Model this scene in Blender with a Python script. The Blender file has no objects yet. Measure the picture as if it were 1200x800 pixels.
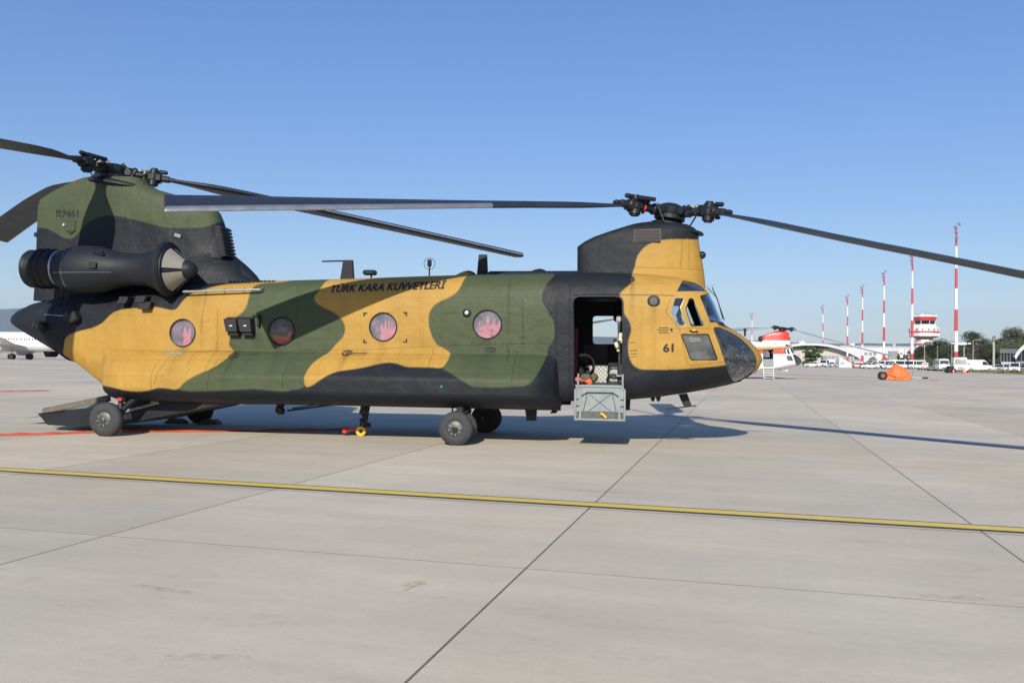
import bpy, bmesh, math, random
import numpy as np
from mathutils import Vector, Matrix
from mathutils.geometry import tessellate_polygon
R = math.radians
S = bpy.context.scene
col = S.collection
random.seed(7)

# ------------------------------------------------------------------ camera
F_PX, PITCH, ROLL, EYE = 1010.845, 0.018606, 0.012473, 1.6141
HX, HY, YAW = 3.0578, 16.7606, -0.157189
def _axes():
    F = Vector((0, math.cos(PITCH), math.sin(PITCH))); Rt = Vector((1, 0, 0)); U = Rt.cross(F)
    c, s = math.cos(ROLL), math.sin(ROLL)
    return F, Rt*c + U*s, -Rt*s + U*c
CF, CR, CU = _axes()
cam = bpy.data.cameras.new('camera'); co = bpy.data.objects.new('camera', cam); col.objects.link(co)
m = Matrix((CR, CU, -CF)).transposed().to_4x4(); m.translation = Vector((0, 0, EYE)); co.matrix_world = m
cam.sensor_width = 36.0; cam.sensor_fit = 'HORIZONTAL'; cam.lens = F_PX/1200*36
cam.clip_start = 0.05; cam.clip_end = 40000
S.camera = co

# ------------------------------------------------------------------ sky and sun
SUN_EL = R(28.6); SUN_AZ_LOCAL = R(-91.5)            # direction towards the sun, helicopter frame
saz = SUN_AZ_LOCAL + YAW
to_sun = Vector((math.cos(saz)*math.cos(SUN_EL), math.sin(saz)*math.cos(SUN_EL), math.sin(SUN_EL)))
W = bpy.data.worlds.new('World'); S.world = W; W.use_nodes = True
nt = W.node_tree; bg = nt.nodes['Background']
sky = nt.nodes.new('ShaderNodeTexSky'); sky.sky_type = 'NISHITA'; sky.sun_disc = False
sky.sun_elevation = SUN_EL; sky.sun_rotation = math.atan2(to_sun.x, to_sun.y)
sky.air_density = 1.0; sky.dust_density = 0.5; sky.ozone_density = 4.0; sky.altitude = 60
hs_ = nt.nodes.new('ShaderNodeHueSaturation'); hs_.inputs['Saturation'].default_value = 1.52; hs_.inputs['Value'].default_value = 1.22; hs_.inputs['Hue'].default_value = .516; gm_ = nt.nodes.new('ShaderNodeGamma'); gm_.inputs[1].default_value = .60; nt.links.new(sky.outputs[0], gm_.inputs[0]); nt.links.new(gm_.outputs[0], hs_.inputs['Color']); nt.links.new(hs_.outputs[0], bg.inputs[0]); bg.inputs[1].default_value = 0.15
sl = bpy.data.lights.new('sun', 'SUN'); sl.energy = 4.0; sl.angle = R(0.55); sl.color = (1.0, .915, .78)
so = bpy.data.objects.new('sun', sl); col.objects.link(so)
so.rotation_euler = to_sun.to_track_quat('Z', 'Y').to_euler(); so.location = (0, -20, 30)
S.view_settings.view_transform = 'Standard'; S.view_settings.look = 'None'
S.view_settings.exposure = 0.58; S.view_settings.gamma = 1; S.view_settings.use_curve_mapping = False
S.cycles.max_bounces = 6; S.cycles.transparent_max_bounces = 16; S.cycles.volume_bounces = 0

# ------------------------------------------------------------------ measuring helpers
CAM = Vector((0, 0, EYE))
def ray(px, py): return CF + CR*((px-600)/F_PX) + CU*((400-py)/F_PX)
def G(px, py, z=0.0):                                  # point of the apron seen at a photo position
    d = ray(px, py); return CAM + d*((z-EYE)/d.z)
def AT(px, py, depth): return CAM + ray(px, py)*depth   # point at a given distance
def base_at(px, depth):                                 # apron point in a column of the photo at a distance
    lo = CAM + ray(px, 420)*depth; return Vector((lo.x, lo.y, 0))
cy_, sy_ = math.cos(YAW), math.sin(YAW)
def w2l(P):
    dx, dy = P.x-HX, P.y-HY; return (cy_*dx+sy_*dy, -sy_*dx+cy_*dy, P.z)
def HL(px, py, yl):                                     # helicopter-frame point on the plane y = yl
    d = ray(px, py); n = Vector((-sy_, cy_, 0))
    t = (yl-(CAM-Vector((HX, HY, 0))).dot(n))/d.dot(n); return w2l(CAM+d*t)
H_MAT = Matrix.Translation((HX, HY, 0)) @ Matrix.Rotation(YAW, 4, 'Z')

# ------------------------------------------------------------------ mesh helper
def rotm(rx=0, ry=0, rz=0): return Matrix.Rotation(rz, 3, 'Z') @ Matrix.Rotation(ry, 3, 'Y') @ Matrix.Rotation(rx, 3, 'X')
class MB:
    def __init__(s): s.v = []; s.f = []; s.mi = []; s.cur = 0
    def add(s, vs, fs):
        o = len(s.v); s.v += [tuple(v) for v in vs]; s.f += [tuple(i+o for i in f) for f in fs]; s.mi += [s.cur]*len(fs); return s
    def box(s, c, size, r=None, taper=1.0, bev=0.0):
        c = Vector(c); hx, hy, hz = [a/2 for a in size]
        if bev > 0:
            b = min(bev, hx*.9, hy*.9, hz*.9); bm = bmesh.new(); bmesh.ops.create_cube(bm, size=1)
            for v in bm.verts: v.co = Vector((v.co.x*2*hx, v.co.y*2*hy, v.co.z*2*hz))
            bmesh.ops.bevel(bm, geom=bm.edges[:], offset=b, segments=1, affect='EDGES')
            bm.verts.index_update(); vs = [v.co.copy() for v in bm.verts]; fs = [[v.index for v in f.verts] for f in bm.faces]; bm.free()
            if taper != 1: vs = [Vector((v.x*(taper if v.z > 0 else 1), v.y*(taper if v.z > 0 else 1), v.z)) for v in vs]
        else:
            vs = [Vector((x*hx*(taper if z > 0 else 1), y*hy*(taper if z > 0 else 1), z*hz)) for z in (-1, 1) for x, y in ((-1, -1), (1, -1), (1, 1), (-1, 1))]
            fs = [(3, 2, 1, 0), (4, 5, 6, 7), (0, 1, 5, 4), (1, 2, 6, 5), (2, 3, 7, 6), (3, 0, 4, 7)]
        if r is not None: vs = [r @ v for v in vs]
        return s.add([v+c for v in vs], fs)
    def cyl(s, a, b, r0, r1=None, n=12, caps=True):
        a, b = Vector(a), Vector(b); r1 = r0 if r1 is None else r1; d = (b-a).normalized()
        u = d.orthogonal().normalized(); w = d.cross(u)
        vs = []
        for P, r in ((a, r0), (b, r1)):
            for i in range(n):
                t = 2*math.pi*i/n; vs.append(P+(u*math.cos(t)+w*math.sin(t))*r)
        fs = [(i, (i+1) % n, n+(i+1) % n, n+i) for i in range(n)]
        if caps: fs += [tuple(range(n-1, -1, -1)), tuple(range(n, 2*n))]
        return s.add(vs, fs)
    def lathe(s, a, d, prof, n=24, caps=True):            # prof: (distance along axis, radius)
        a, d = Vector(a), Vector(d).normalized(); u = d.orthogonal().normalized(); w = d.cross(u)
        rings = [[a+d*t+(u*math.cos(2*math.pi*i/n)+w*math.sin(2*math.pi*i/n))*r for i in range(n)] for t, r in prof]
        return s.loft(rings, caps)
    def loft(s, rings, caps=True, closed=True):
        n = len(rings[0]); vs = [p for r in rings for p in r]; fs = []
        for k in range(len(rings)-1):
            for i in range(n if closed else n-1):
                fs.append((k*n+i, k*n+(i+1) % n, (k+1)*n+(i+1) % n, (k+1)*n+i))
        if caps: fs += [tuple(range(n-1, -1, -1)), tuple(range((len(rings)-1)*n, len(rings)*n))]
        return s.add(vs, fs)
    def tube(s, pts, r, n=6):
        pts = [Vector(p) for p in pts]; rings = []; up = None
        for i, p in enumerate(pts):
            d = (pts[min(i+1, len(pts)-1)]-pts[max(i-1, 0)]).normalized()
            if up is None: up = d.orthogonal().normalized()
            up = (up-d*up.dot(d)).normalized(); w = d.cross(up)
            rr = r[i] if isinstance(r, (list, tuple)) else r
            rings.append([p+(up*math.cos(2*math.pi*k/n)+w*math.sin(2*math.pi*k/n))*rr for k in range(n)])
        return s.loft(rings)
    def prism(s, poly, y0, y1, axis='y'):                # poly in (x,z), extruded along y (or (x,y) along z, (y,z) along x)
        def P(a, b, c):
            return (a, c, b) if axis == 'y' else ((a, b, c) if axis == 'z' else (c, a, b))
        n = len(poly); vs = [P(a, b, y0) for a, b in poly]+[P(a, b, y1) for a, b in poly]
        tris = tessellate_polygon([[Vector((a, b, 0)) for a, b in poly]])
        fs = [tuple(t) for t in tris]+[tuple(i+n for i in reversed(t)) for t in tris]+[(i, (i+1) % n, n+(i+1) % n, n+i) for i in range(n)]
        return s.add(vs, fs)
    def sphere(s, c, r, n=12, m_=8, sc=(1, 1, 1)):
        c = Vector(c); rings = []
        for k in range(m_+1):
            t = math.pi*k/m_; t = min(max(t, .02), math.pi-.02)
            rings.append([c+Vector((math.sin(t)*math.cos(2*math.pi*i/n)*r*sc[0], math.sin(t)*math.sin(2*math.pi*i/n)*r*sc[1], math.cos(t)*r*sc[2])) for i in range(n)])
        return s.loft(rings)
    def torus(s, c, axis, R0, r, n=28, k=8):
        c = Vector(c); d = Vector(axis).normalized(); u = d.orthogonal().normalized(); w = d.cross(u); vs = []; fs = []
        for i in range(n):
            e = u*math.cos(2*math.pi*i/n)+w*math.sin(2*math.pi*i/n)
            for j in range(k):
                a = 2*math.pi*j/k; vs.append(c+e*(R0+r*math.cos(a))+d*r*math.sin(a))
        for i in range(n):
            for j in range(k): fs.append((i*k+j, i*k+(j+1) % k, ((i+1) % n)*k+(j+1) % k, ((i+1) % n)*k+j))
        return s.add(vs, fs)
    def mesh(s, name, mats, smooth=38):
        me = bpy.data.meshes.new(name); me.from_pydata(s.v, [], s.f)
        for mm in (mats if isinstance(mats, (list, tuple)) else [mats]): me.materials.append(mm)
        me.polygons.foreach_set('material_index', s.mi); fixn(me, smooth); return me
    def build(s, name, mats, parent=None, smooth=38, **k):
        return link(name, s.mesh(name, mats, smooth), parent, **k)
def fixn(me, smooth=38):
    bm = bmesh.new(); bm.from_mesh(me); bmesh.ops.recalc_face_normals(bm, faces=bm.faces[:]); bm.to_mesh(me); bm.free()
    if smooth: me.shade_smooth(); me.set_sharp_from_angle(angle=R(smooth))
def link(name, me, parent=None, **k):
    o = bpy.data.objects.new(name, me); col.objects.link(o)
    if parent is not None: o.parent = parent
    return tag(o, **k)
def tag(o, label=None, cat=None, group=None, kind=None):
    if label: o['label'] = label
    if cat: o['category'] = cat
    if group: o['group'] = group
    if kind: o['kind'] = kind
    return o
def thing(name, loc, rz=0, **k):
    o = bpy.data.objects.new(name, None); col.objects.link(o); o.location = loc; o.rotation_euler = (0, 0, rz); o.empty_display_size = .2
    return tag(o, **k)
def copy_tree(o, parent=None):
    c = o.copy(); col.objects.link(c)
    if parent is not None: c.parent = parent
    for ch in o.children: copy_tree(ch, c)
    return c

# ------------------------------------------------------------------ materials
def mat(name, c, rough=.6, metal=0., var=0., scale=3., bump=0., bscale=40., spec=.5, coat=0.):
    mm = bpy.data.materials.new(name); mm.use_nodes = True; t = mm.node_tree; N = t.nodes; L = t.links; b = N['Principled BSDF']
    b.inputs['Base Color'].default_value = (*c, 1); b.inputs['Roughness'].default_value = rough; b.inputs['Metallic'].default_value = metal
    b.inputs['Specular IOR Level'].default_value = spec; b.inputs['Coat Weight'].default_value = coat
    if var or bump:
        tc = N.new('ShaderNodeTexCoord')
    if var:
        no = N.new('ShaderNodeTexNoise'); no.inputs['Scale'].default_value = scale; no.inputs['Detail'].default_value = 6; L.new(tc.outputs['Object'], no.inputs['Vector'])
        mr = N.new('ShaderNodeMapRange'); mr.inputs['From Min'].default_value = .3; mr.inputs['From Max'].default_value = .7
        mr.inputs['To Min'].default_value = 1-var; mr.inputs['To Max'].default_value = 1+var*.6; L.new(no.outputs['Fac'], mr.inputs['Value'])
        vm = N.new('ShaderNodeVectorMath'); vm.operation = 'SCALE'; vm.inputs[0].default_value = c; L.new(mr.outputs[0], vm.inputs['Scale']); L.new(vm.outputs[0], b.inputs['Base Color'])
        mr2 = N.new('ShaderNodeMapRange'); mr2.inputs['To Min'].default_value = max(rough-.12, .05); mr2.inputs['To Max'].default_value = min(rough+.12, 1); L.new(no.outputs['Fac'], mr2.inputs['Value']); L.new(mr2.outputs[0], b.inputs['Roughness'])
    if bump:
        nb = N.new('ShaderNodeTexNoise'); nb.inputs['Scale'].default_value = bscale; nb.inputs['Detail'].default_value = 4; L.new(tc.outputs['Object'], nb.inputs['Vector'])
        bp = N.new('ShaderNodeBump'); bp.inputs['Strength'].default_value = bump; bp.inputs['Distance'].default_value = .02; L.new(nb.outputs['Fac'], bp.inputs['Height']); L.new(bp.outputs[0], b.inputs['Normal'])
    return mm
def glass_mat(name, tint, refl_rough=.03, amount=1.0, body=0.0, bodycol=(.5, .55, .6)):
    mm = bpy.data.materials.new(name); mm.use_nodes = True; t = mm.node_tree; N = t.nodes; L = t.links
    for n in list(N): N.remove(n)
    out = N.new('ShaderNodeOutputMaterial'); tr = N.new('ShaderNodeBsdfTransparent'); tr.inputs[0].default_value = (*tint, 1)
    gl = N.new('ShaderNodeBsdfGlossy'); gl.inputs['Roughness'].default_value = refl_rough
    fr = N.new('ShaderNodeFresnel'); gq = N.new('ShaderNodeNewGeometry'); mq = N.new('ShaderNodeMath'); mq.operation = 'MULTIPLY_ADD'; mq.inputs[1].default_value = -.8333; mq.inputs[2].default_value = 1.5; L.new(gq.outputs['Backfacing'], mq.inputs[0]); L.new(mq.outputs[0], fr.inputs[0])
    mu = N.new('ShaderNodeMath'); mu.operation = 'MULTIPLY'; mu.inputs[1].default_value = amount; L.new(fr.outputs[0], mu.inputs[0])
    mx = N.new('ShaderNodeMixShader'); L.new(mu.outputs[0], mx.inputs[0]); L.new(tr.outputs[0], mx.inputs[1]); L.new(gl.outputs[0], mx.inputs[2])
    last = mx
    if body:                                              # dust and scratches on the pane
        df = N.new('ShaderNodeBsdfDiffuse'); df.inputs[0].default_value = (*bodycol, 1)
        no = N.new('ShaderNodeTexNoise'); no.inputs['Scale'].default_value = 5; no.inputs['Detail'].default_value = 5
        tc = N.new('ShaderNodeTexCoord'); L.new(tc.outputs['Object'], no.inputs['Vector'])
        m2 = N.new('ShaderNodeMath'); m2.operation = 'MULTIPLY'; m2.inputs[1].default_value = body*2; L.new(no.outputs['Fac'], m2.inputs[0])
        x2 = N.new('ShaderNodeMixShader'); L.new(m2.outputs[0], x2.inputs[0]); L.new(mx.outputs[0], x2.inputs[1]); L.new(df.outputs[0], x2.inputs[2]); last = x2
    L.new(last.outputs[0], out.inputs[0]); return mm
M = {}
M['black'] = mat('charcoal_paint', (.011, .014, .020), .55, spec=.3, var=.18, scale=2.2, bump=.04)
M['rotor'] = mat('rotor_black', (.010, .012, .016), .5, spec=.3, var=.25, scale=6)
M['hubm'] = mat('hub_metal', (.012, .014, .019), .45, metal=.1, spec=.4, var=.4, scale=12)
M['tyre'] = mat('tyre_rubber', (.036, .039, .043), .8, var=.25, scale=9, bump=.1)
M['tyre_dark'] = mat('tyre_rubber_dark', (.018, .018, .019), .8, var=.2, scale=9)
M['rim'] = mat('rim_metal', (.10, .105, .10), .5, metal=.6, var=.3, scale=14)
M['bolt'] = mat('bright_bolt', (.6, .6, .6), .3, metal=.8)
M['steel'] = mat('dull_steel', (.30, .33, .35), .4, metal=.4, var=.15, scale=8)
M['stepgrey'] = mat('grey_step_paint', (.21, .245, .26), .5, var=.12, scale=6)
M['silver'] = mat('blade_nose_metal', (.36, .37, .385), .3, metal=.75, var=.1, scale=4)
M['bladegrey'] = mat('blade_top_grey', (.018, .022, .033), .5, spec=.3, var=.18, scale=3)
M['yellow'] = mat('safety_yellow', (.75, .42, .03), .5)
M['red'] = mat('red_fabric', (.55, .045, .05), .8, var=.2, scale=10, bump=.2)
M['pinkred'] = mat('seat_webbing', (.78, .12, .16), .8, var=.15, scale=10)
M['orange'] = mat('orange_tarpaulin', (.80, .15, .035), .65, var=.15, scale=2, bump=.15, bscale=6)
M['hose'] = mat('orange_hose', (.72, .10, .04), .6, var=.2, scale=3)
M['tan'] = mat('screen_tan', (.24, .225, .20), .6, var=.10, scale=20, bump=.3, bscale=260)
M['inner'] = mat('cabin_lining', (.018, .019, .022), .8, var=.2)
M['quilt'] = mat('quilted_liner', (.04, .043, .05), .6, var=.2, scale=5)
M['silverq'] = mat('silver_floor_panel', (.32, .34, .33), .5, metal=.2, var=.2, scale=9)
M['olive'] = mat('olive_canvas', (.11, .10, .055), .9, var=.25, scale=12)
M['white'] = mat('white_paint', (.68, .69, .70), .4, var=.04, scale=1.5)
M['glass'] = glass_mat('clear_glass', (.88, .92, .94), amount=1.0, body=.02)
M['chinglass'] = glass_mat('chin_glass', (.74, .77, .80), amount=1.7, body=.045, bodycol=(.35, .38, .42))
M['dustglass'] = glass_mat('hazed_glass', (.80, .82, .84), amount=1.0, body=.13, bodycol=(.40, .41, .40))
M['porthole'] = glass_mat('porthole_glass', (.92, .92, .94), amount=.9, body=.17, bodycol=(.52, .47, .58))
M['darkglass'] = mat('dark_tinted_glass', (.012, .016, .022), .12, spec=.6)
M['ink'] = mat('stencil_ink', (.012, .012, .015), .7)

# ================================================================== the big helicopter (its own frame: x forward, y to port, z up)
def pcw(pts):
    pts = sorted(pts); xs = np.array([p[0] for p in pts]); ys = np.array([p[1] for p in pts]); return lambda x: float(np.interp(x, xs, ys))
def trace(pl): return [(HL(a, b, y)[0], HL(a, b, y)[2]) for a, b, y in pl]
top_f = pcw(trace([(15, 375, -.15), (17, 370, -.25), (21, 363, -.4), (28, 357, -.5), (37, 352, -.6), (60, 345, -.8), (120, 337, -.8), (240, 330.5, -.8), (300, 327.5, -.8), (400, 325, -.8), (480, 322, -.8), (560, 319.5, -.8), (620, 318, -.8), (676, 316.5, -.8), (740, 318, -.8), (790, 322, -.75), (808, 326, -.7), (820, 331, -.6), (828, 337, -.55), (834, 347, -.5), (841, 362, -.5), (847.5, 378, -.5), (852, 381.5, -.4), (862, 387, -.35), (875, 396, -.25), (885, 405, -.15), (891, 414, -.05), (893.6, 421, 0)]))
bot_f = pcw(trace([(15, 375.5, -.15), (18, 382, -.25), (25, 388.5, -.4), (40, 403, -.7), (62, 417, -.8), (90, 437, -.8), (110, 451, -.8), (122, 463, -.9), (140, 473.5, -.9), (200, 474.5, -.9), (300, 474, -.9), (500, 473, -.9), (640, 471, -.9), (735, 469, -.9), (770, 466.5, -.85), (805, 461.5, -.75), (830, 457, -.65), (855, 451.5, -.45), (868, 447, -.35), (878, 441.5, -.25), (888, 433, -.12), (892.5, 425, -.03), (893.6, 421.5, 0)]))
X_N = HL(893.6, 421.3, 0)[0]; X_T = HL(15, 375.3, -.15)[0]
def Wd(x):
    if x > -.2:
        t = (x+.2)/(X_N+.2); t = min(max(t, 0), 1); return max(1.25*(1-t**2.5)**.62, .02)
    if x < -9.5:
        t = (-9.5-x)/(-9.5-X_T); t = min(max(t, 0), 1); return max(1.25*(1-.30*t**1.5)*(1-t**7)**.5, .05)
    return 1.25
def nexp(x):
    if x > -.4: return 4.2-1.8*min((x+.4)/2.0, 1)
    if x < -10: return 4.2-1.6*min((-10-x)/3.2, 1)
    return 4.2
def nlow(x):
    a = min(max((x+11)/1.0, 0), 1)*min(max((-x)/1.4, 0), 1); return nexp(x)+4.5*a
def section(x, d=0.0):
    zt, zb = top_f(x)-d, bot_f(x)+d; zc = (zt+zb)/2; H = max((zt-zb)/2, .012); return zc, H, max(Wd(x)-d, .012), nexp(x)
def halfw(x, z, d=0.0):
    zc, H, w, n = section(x, d); q = min(abs((z-zc)/H), 1); n = n if z > zc else nlow(x); return w*(1-q**n)**(1/n)
def stations(x0, x1):
    xs = list(np.linspace(x0, x0+.25, 6))+list(np.linspace(x0+.4, -10, 12))+list(np.linspace(-9.7, -.3, 26))+list(np.linspace(-.1, x1-.3, 22))+list(x1-.3*(1-np.linspace(0, 1, 10)[1:])**1.8)
    return sorted(set(round(float(v), 5) for v in xs))
def rings(d, x0, x1, n=88):
    out = []
    for x in stations(x0, x1):
        zc, H, w, e = section(x, d); r = []
        for i in range(n):
            t = 2*math.pi*(i+.5)/n; c, s_ = math.cos(t), math.sin(t); e = nexp(x) if s_ > 0 else nlow(x)
            r.append((x, w*math.copysign(abs(c)**(2/e), c), zc+H*math.copysign(abs(s_)**(2/e), s_)))
        out.append(r)
    return out
def shell(d0, d1, name, mats):
    b = MB(); b.loft(rings(d0, X_T+d0, X_N-d0)); b.cur = 1; b.loft(rings(d1, X_T+d1, X_N-d1)); b.cur = 0
    me = bpy.data.meshes.new(name); me.from_pydata(b.v, [], b.f)
    for mm in mats: me.materials.append(mm)
    me.polygons.foreach_set('material_index', b.mi)
    bm = bmesh.new(); bm.from_mesh(me); bm.faces.ensure_lookup_table()
    n0 = len(bm.faces)//2
    bmesh.ops.recalc_face_normals(bm, faces=bm.faces[:n0]); bm.faces.ensure_lookup_table()
    bmesh.ops.recalc_face_normals(bm, faces=bm.faces[n0:]); bmesh.ops.reverse_faces(bm, faces=[f for f in bm.faces if f.material_index == 1])
    bm.to_mesh(me); bm.free(); return me
def boolean(me, cut, op):
    a = bpy.data.objects.new('tmp_a', me); c = bpy.data.objects.new('tmp_c', cut); col.objects.link(a); col.objects.link(c)
    md = a.modifiers.new('b', 'BOOLEAN'); md.object = c; md.operation = op; md.solver = 'EXACT'; md.material_mode = 'INDEX'
    dg = bpy.context.evaluated_depsgraph_get(); r = bpy.data.meshes.new_from_object(a.evaluated_get(dg))
    bpy.data.objects.remove(a); bpy.data.objects.remove(c); return r
def SP(px, py, d=0.0):                                  # photo position -> point on the near flank of the fuselage
    y = -1.2
    for _ in range(25):
        x, _y, z = HL(px, py, y); xx = min(max(x, X_T+.03), X_N-.02); y = y*.5-.5*halfw(xx, z, d)
    return HL(px, py, y)
# ------------------------------------------------------------------ camouflage painted as an image made here
PX0, PX1, PZ0, PZ1 = -14.2, 2.2, .3, 5.9; RES = 140
IW, IH = int((PX1-PX0)*RES), int((PZ1-PZ0)*RES)
def smooth_poly(pts, it=2):
    p = [np.array(q, float) for q in pts]
    for _ in range(it):
        q = []
        for i in range(len(p)):
            a, b = p[i], p[(i+1) % len(p)]; q += [a*.75+b*.25, a*.25+b*.75]
        p = q
    return p
def yplane(px, py, pylon):
    if pylon: return -.45
    t = min(max((py-404)/10, 0), 1); inpod = 1 if 115 < px < 650 else 0
    return -1.24-.42*t*inpod
def fill(img, poly):
    p = np.array(poly); n = len(p)
    for r in range(img.shape[0]):
        z = r+.5; y0 = p[:, 1]; y1 = np.roll(y0, -1); x0 = p[:, 0]; x1 = np.roll(x0, -1)
        k = (y0 <= z) != (y1 <= z)
        if not k.any(): continue
        xs = np.sort(x0[k]+(z-y0[k])/(y1[k]-y0[k])*(x1[k]-x0[k]))
        for a, b in zip(xs[::2], xs[1::2]): img[r, max(0, int(round(a))):max(0, int(round(b)))] = 1
def to_img(pts, pylon=False, it=2):
    o = []
    for a, b in smooth_poly(pts, it):
        x, _, z = SP(a, b) if (a > 760 and not pylon) else HL(a, b, yplane(a, b, pylon)); o.append(((x-PX0)*RES, (z-PZ0)*RES))
    return o
def blur(a, r):
    for ax in (0, 1):
        k = np.zeros_like(a)
        for d in range(-r, r+1): k += np.roll(a, d, ax)
        a = k/(2*r+1)
    return a
def mask(polys, r=1):
    m_ = np.zeros((IH, IW), np.float32)
    for pts, py in polys: fill(m_, to_img(pts, py))
    return blur(blur(m_, r), r)
G1 = [(285, 316), (376, 316), (374, 332), (371, 342), (366, 348), (370, 355), (380, 361), (392, 366), (401, 374), (405.5, 384), (404, 393), (398, 401), (389, 408), (378, 413), (368, 421), (362, 431), (360, 442), (361, 453), (350, 456), (335, 459), (318, 457), (300, 455), (280, 456.5), (250, 458), (212, 459), (195, 440), (225, 400), (278, 345)]
Y1 = [(68, 405), (69, 397), (76, 391), (90, 387), (105, 384), (117, 378.5), (124, 370), (132, 364), (145, 361), (165, 360.5), (180, 359), (192, 361.5), (203, 364), (208, 360), (213, 351), (220, 343), (232, 338.5), (246, 333), (262, 330), (268, 320), (329, 320), (328, 329), (292, 330), (290, 345), (289, 358), (284, 367), (270, 375), (267, 385), (270, 397), (267, 409), (260, 421), (250, 431), (234, 439), (220, 447), (212, 457), (200, 454.5), (188, 454), (180, 457), (165, 459), (150, 457.5), (135, 454), (120, 452.5), (104, 450), (60, 420)]
Y2 = [(376, 310), (546, 310), (541, 325), (539, 334), (535, 342), (527, 348), (513, 354), (505, 361), (502, 372), (503, 385), (508, 398), (513, 405), (520, 409), (523, 416), (521, 425), (517, 432), (504, 430), (490, 430.5), (475, 430), (462, 425.5), (452, 424.5), (440, 426.5), (428, 430), (410, 433), (395, 435), (385, 440), (375, 447), (366, 453), (360, 453), (359, 442), (361, 431), (367, 421), (378, 412), (389, 407), (398, 400), (404, 392), (405, 383), (401, 374), (392, 366), (380, 361), (370, 355), (366, 348), (371, 342), (374, 332)]
G2 = [(546, 318), (560, 319), (600, 318.5), (649, 317), (646, 324), (640, 332), (634, 345), (636, 355), (642, 365), (649, 376), (650, 386), (650, 396), (646, 403), (640, 409), (637, 420), (632, 433), (627, 444), (619, 452), (600, 453), (570, 454), (555, 453), (545, 447), (530, 438), (516, 431), (512, 420), (505, 400), (495, 380), (500, 355), (538, 330)]
Y3 = [(741, 322), (741, 330), (733, 337), (724, 346), (731, 350), (731, 368), (735, 372), (739, 380), (740, 387), (738, 393), (736, 401), (736, 411), (738, 421), (742, 428), (749, 432.5), (760, 433), (790, 433), (820, 431), (846, 428.5), (858, 426), (875, 440), (905, 430), (900, 400), (860, 380), (850, 330), (830, 312), (760, 312)]
YP = [(830, 270), (820, 279), (800, 279.5), (775, 281), (760, 286), (751, 294), (746, 302), (744, 314), (741, 320), (741, 330), (850, 340), (850, 280)]
GP = [(30, 270), (41, 267), (47, 266.5), (56, 268), (66, 274), (76, 279.5), (85, 280), (92, 272), (100, 262), (112, 255), (125, 252), (140, 253), (155, 257), (175, 262), (195, 267), (225, 267), (240, 264), (249, 257), (258, 248), (250, 200), (100, 170), (20, 200)]
K3 = [(838, 374), (848, 376), (858, 379), (870, 385), (882, 394), (886, 401), (880, 399.5), (870, 392), (861, 387), (852, 383.5), (842, 381)]
mg = np.maximum(mask([(G1, 0), (G2, 0)]), mask([(GP, 1)]))
my = np.maximum(mask([(Y1, 0), (Y2, 0), (Y3, 0)]), mask([(YP, 1)]))
mk = mask([(K3, 0)])
# the hard roof seam between the yellow and green camouflage on the front pylon base stays on the body
arr = np.zeros((IH, IW, 4), np.float32)
cb, cg, cyl_ = np.array((.0115, .0145, .0205)), np.array((.056, .073, .037)), np.array((.375, .226, .050))
A = np.zeros((IH, IW, 3), np.float32)+cb
A = A*(1-mg[..., None])+cg*mg[..., None]; A = A*(1-my[..., None])+cyl_*my[..., None]; A = A*(1-mk[..., None])+cb*mk[..., None]
LM = np.zeros((IH, IW), np.float32)                      # seams and rivet rows
def seam(pts, w=1, s=.8, pylon=False, dash=0):
    for (a, b), (c, d) in zip(pts, pts[1:]):
        x0, _, z0 = HL(a, b, yplane(a, b, pylon)); x1, _, z1 = HL(c, d, yplane(c, d, pylon)); n = int(max(abs(x1-x0), abs(z1-z0))*RES*2)+2
        for k in range(n):
            if dash and (k//2) % dash: continue
            u = int((x0+(x1-x0)*k/(n-1)-PX0)*RES); v = int((z0+(z1-z0)*k/(n-1)-PZ0)*RES)
            if 0 <= u < IW-w and 0 <= v < IH-w: LM[v:v+w, u:u+w] = np.maximum(LM[v:v+w, u:u+w], s)
seam([(672, 346), (725, 345.5), (790, 346)], 2, .7)
seam([(195, 412), (240, 411), (280, 412)], 1, .8); seam([(335, 411), (420, 410), (500, 406), (620, 403)], 1, .6)
seam([(500, 406), (650, 402)], 1, .4)
for a, b in [((240, 345), (237, 372)), ((255, 362), (255, 400)), ((192, 418), (185, 450)), ((181, 425), (181, 458)), ((251, 420), (246, 456)), ((220, 413), (218, 430)), ((596, 325), (595, 361)), ((612, 350), (613, 392)), ((594, 405), (593, 424)), ((602, 412), (601, 448)), ((336, 415), (334, 455)), ((505, 408), (501, 430)), ((668, 330), (667, 470)), ((652, 345), (652, 465))]:
    seam([a, b], 1, .75)
for yy, a, b in [(370, 40, 200), (398, 280, 670), (350, 300, 660), (334, 300, 375), (422, 120, 640), (440, 120, 640), (432, 545, 640)]: seam([(a, yy), (b, yy-(b-a)*.006)], 1, .42, dash=3)
for a in (105, 128, 150, 172, 300, 318, 345, 376, 398, 420, 465, 490, 515, 545, 560, 640): seam([(a, 335), (a-1, 462)], 1, .42, dash=3); seam([(a+3, 335), (a+2, 462)], 1, .15)
seam([(755, 335), (753, 432)], 1, .2, dash=4); seam([(744, 314), (825, 315)], 1, .6, pylon=True)
seam([(800, 279), (798, 314)], 1, .7, True); seam([(808, 279), (808, 314)], 1, .5, True); seam([(703, 283), (702, 316)], 1, .45, True)
seam([(145, 222), (146, 246), (144, 285)], 1, .7, True); seam([(217, 250), (217, 300)], 1, .5, True); seam([(45, 300), (250, 302)], 1, .3, True, 4)
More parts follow.
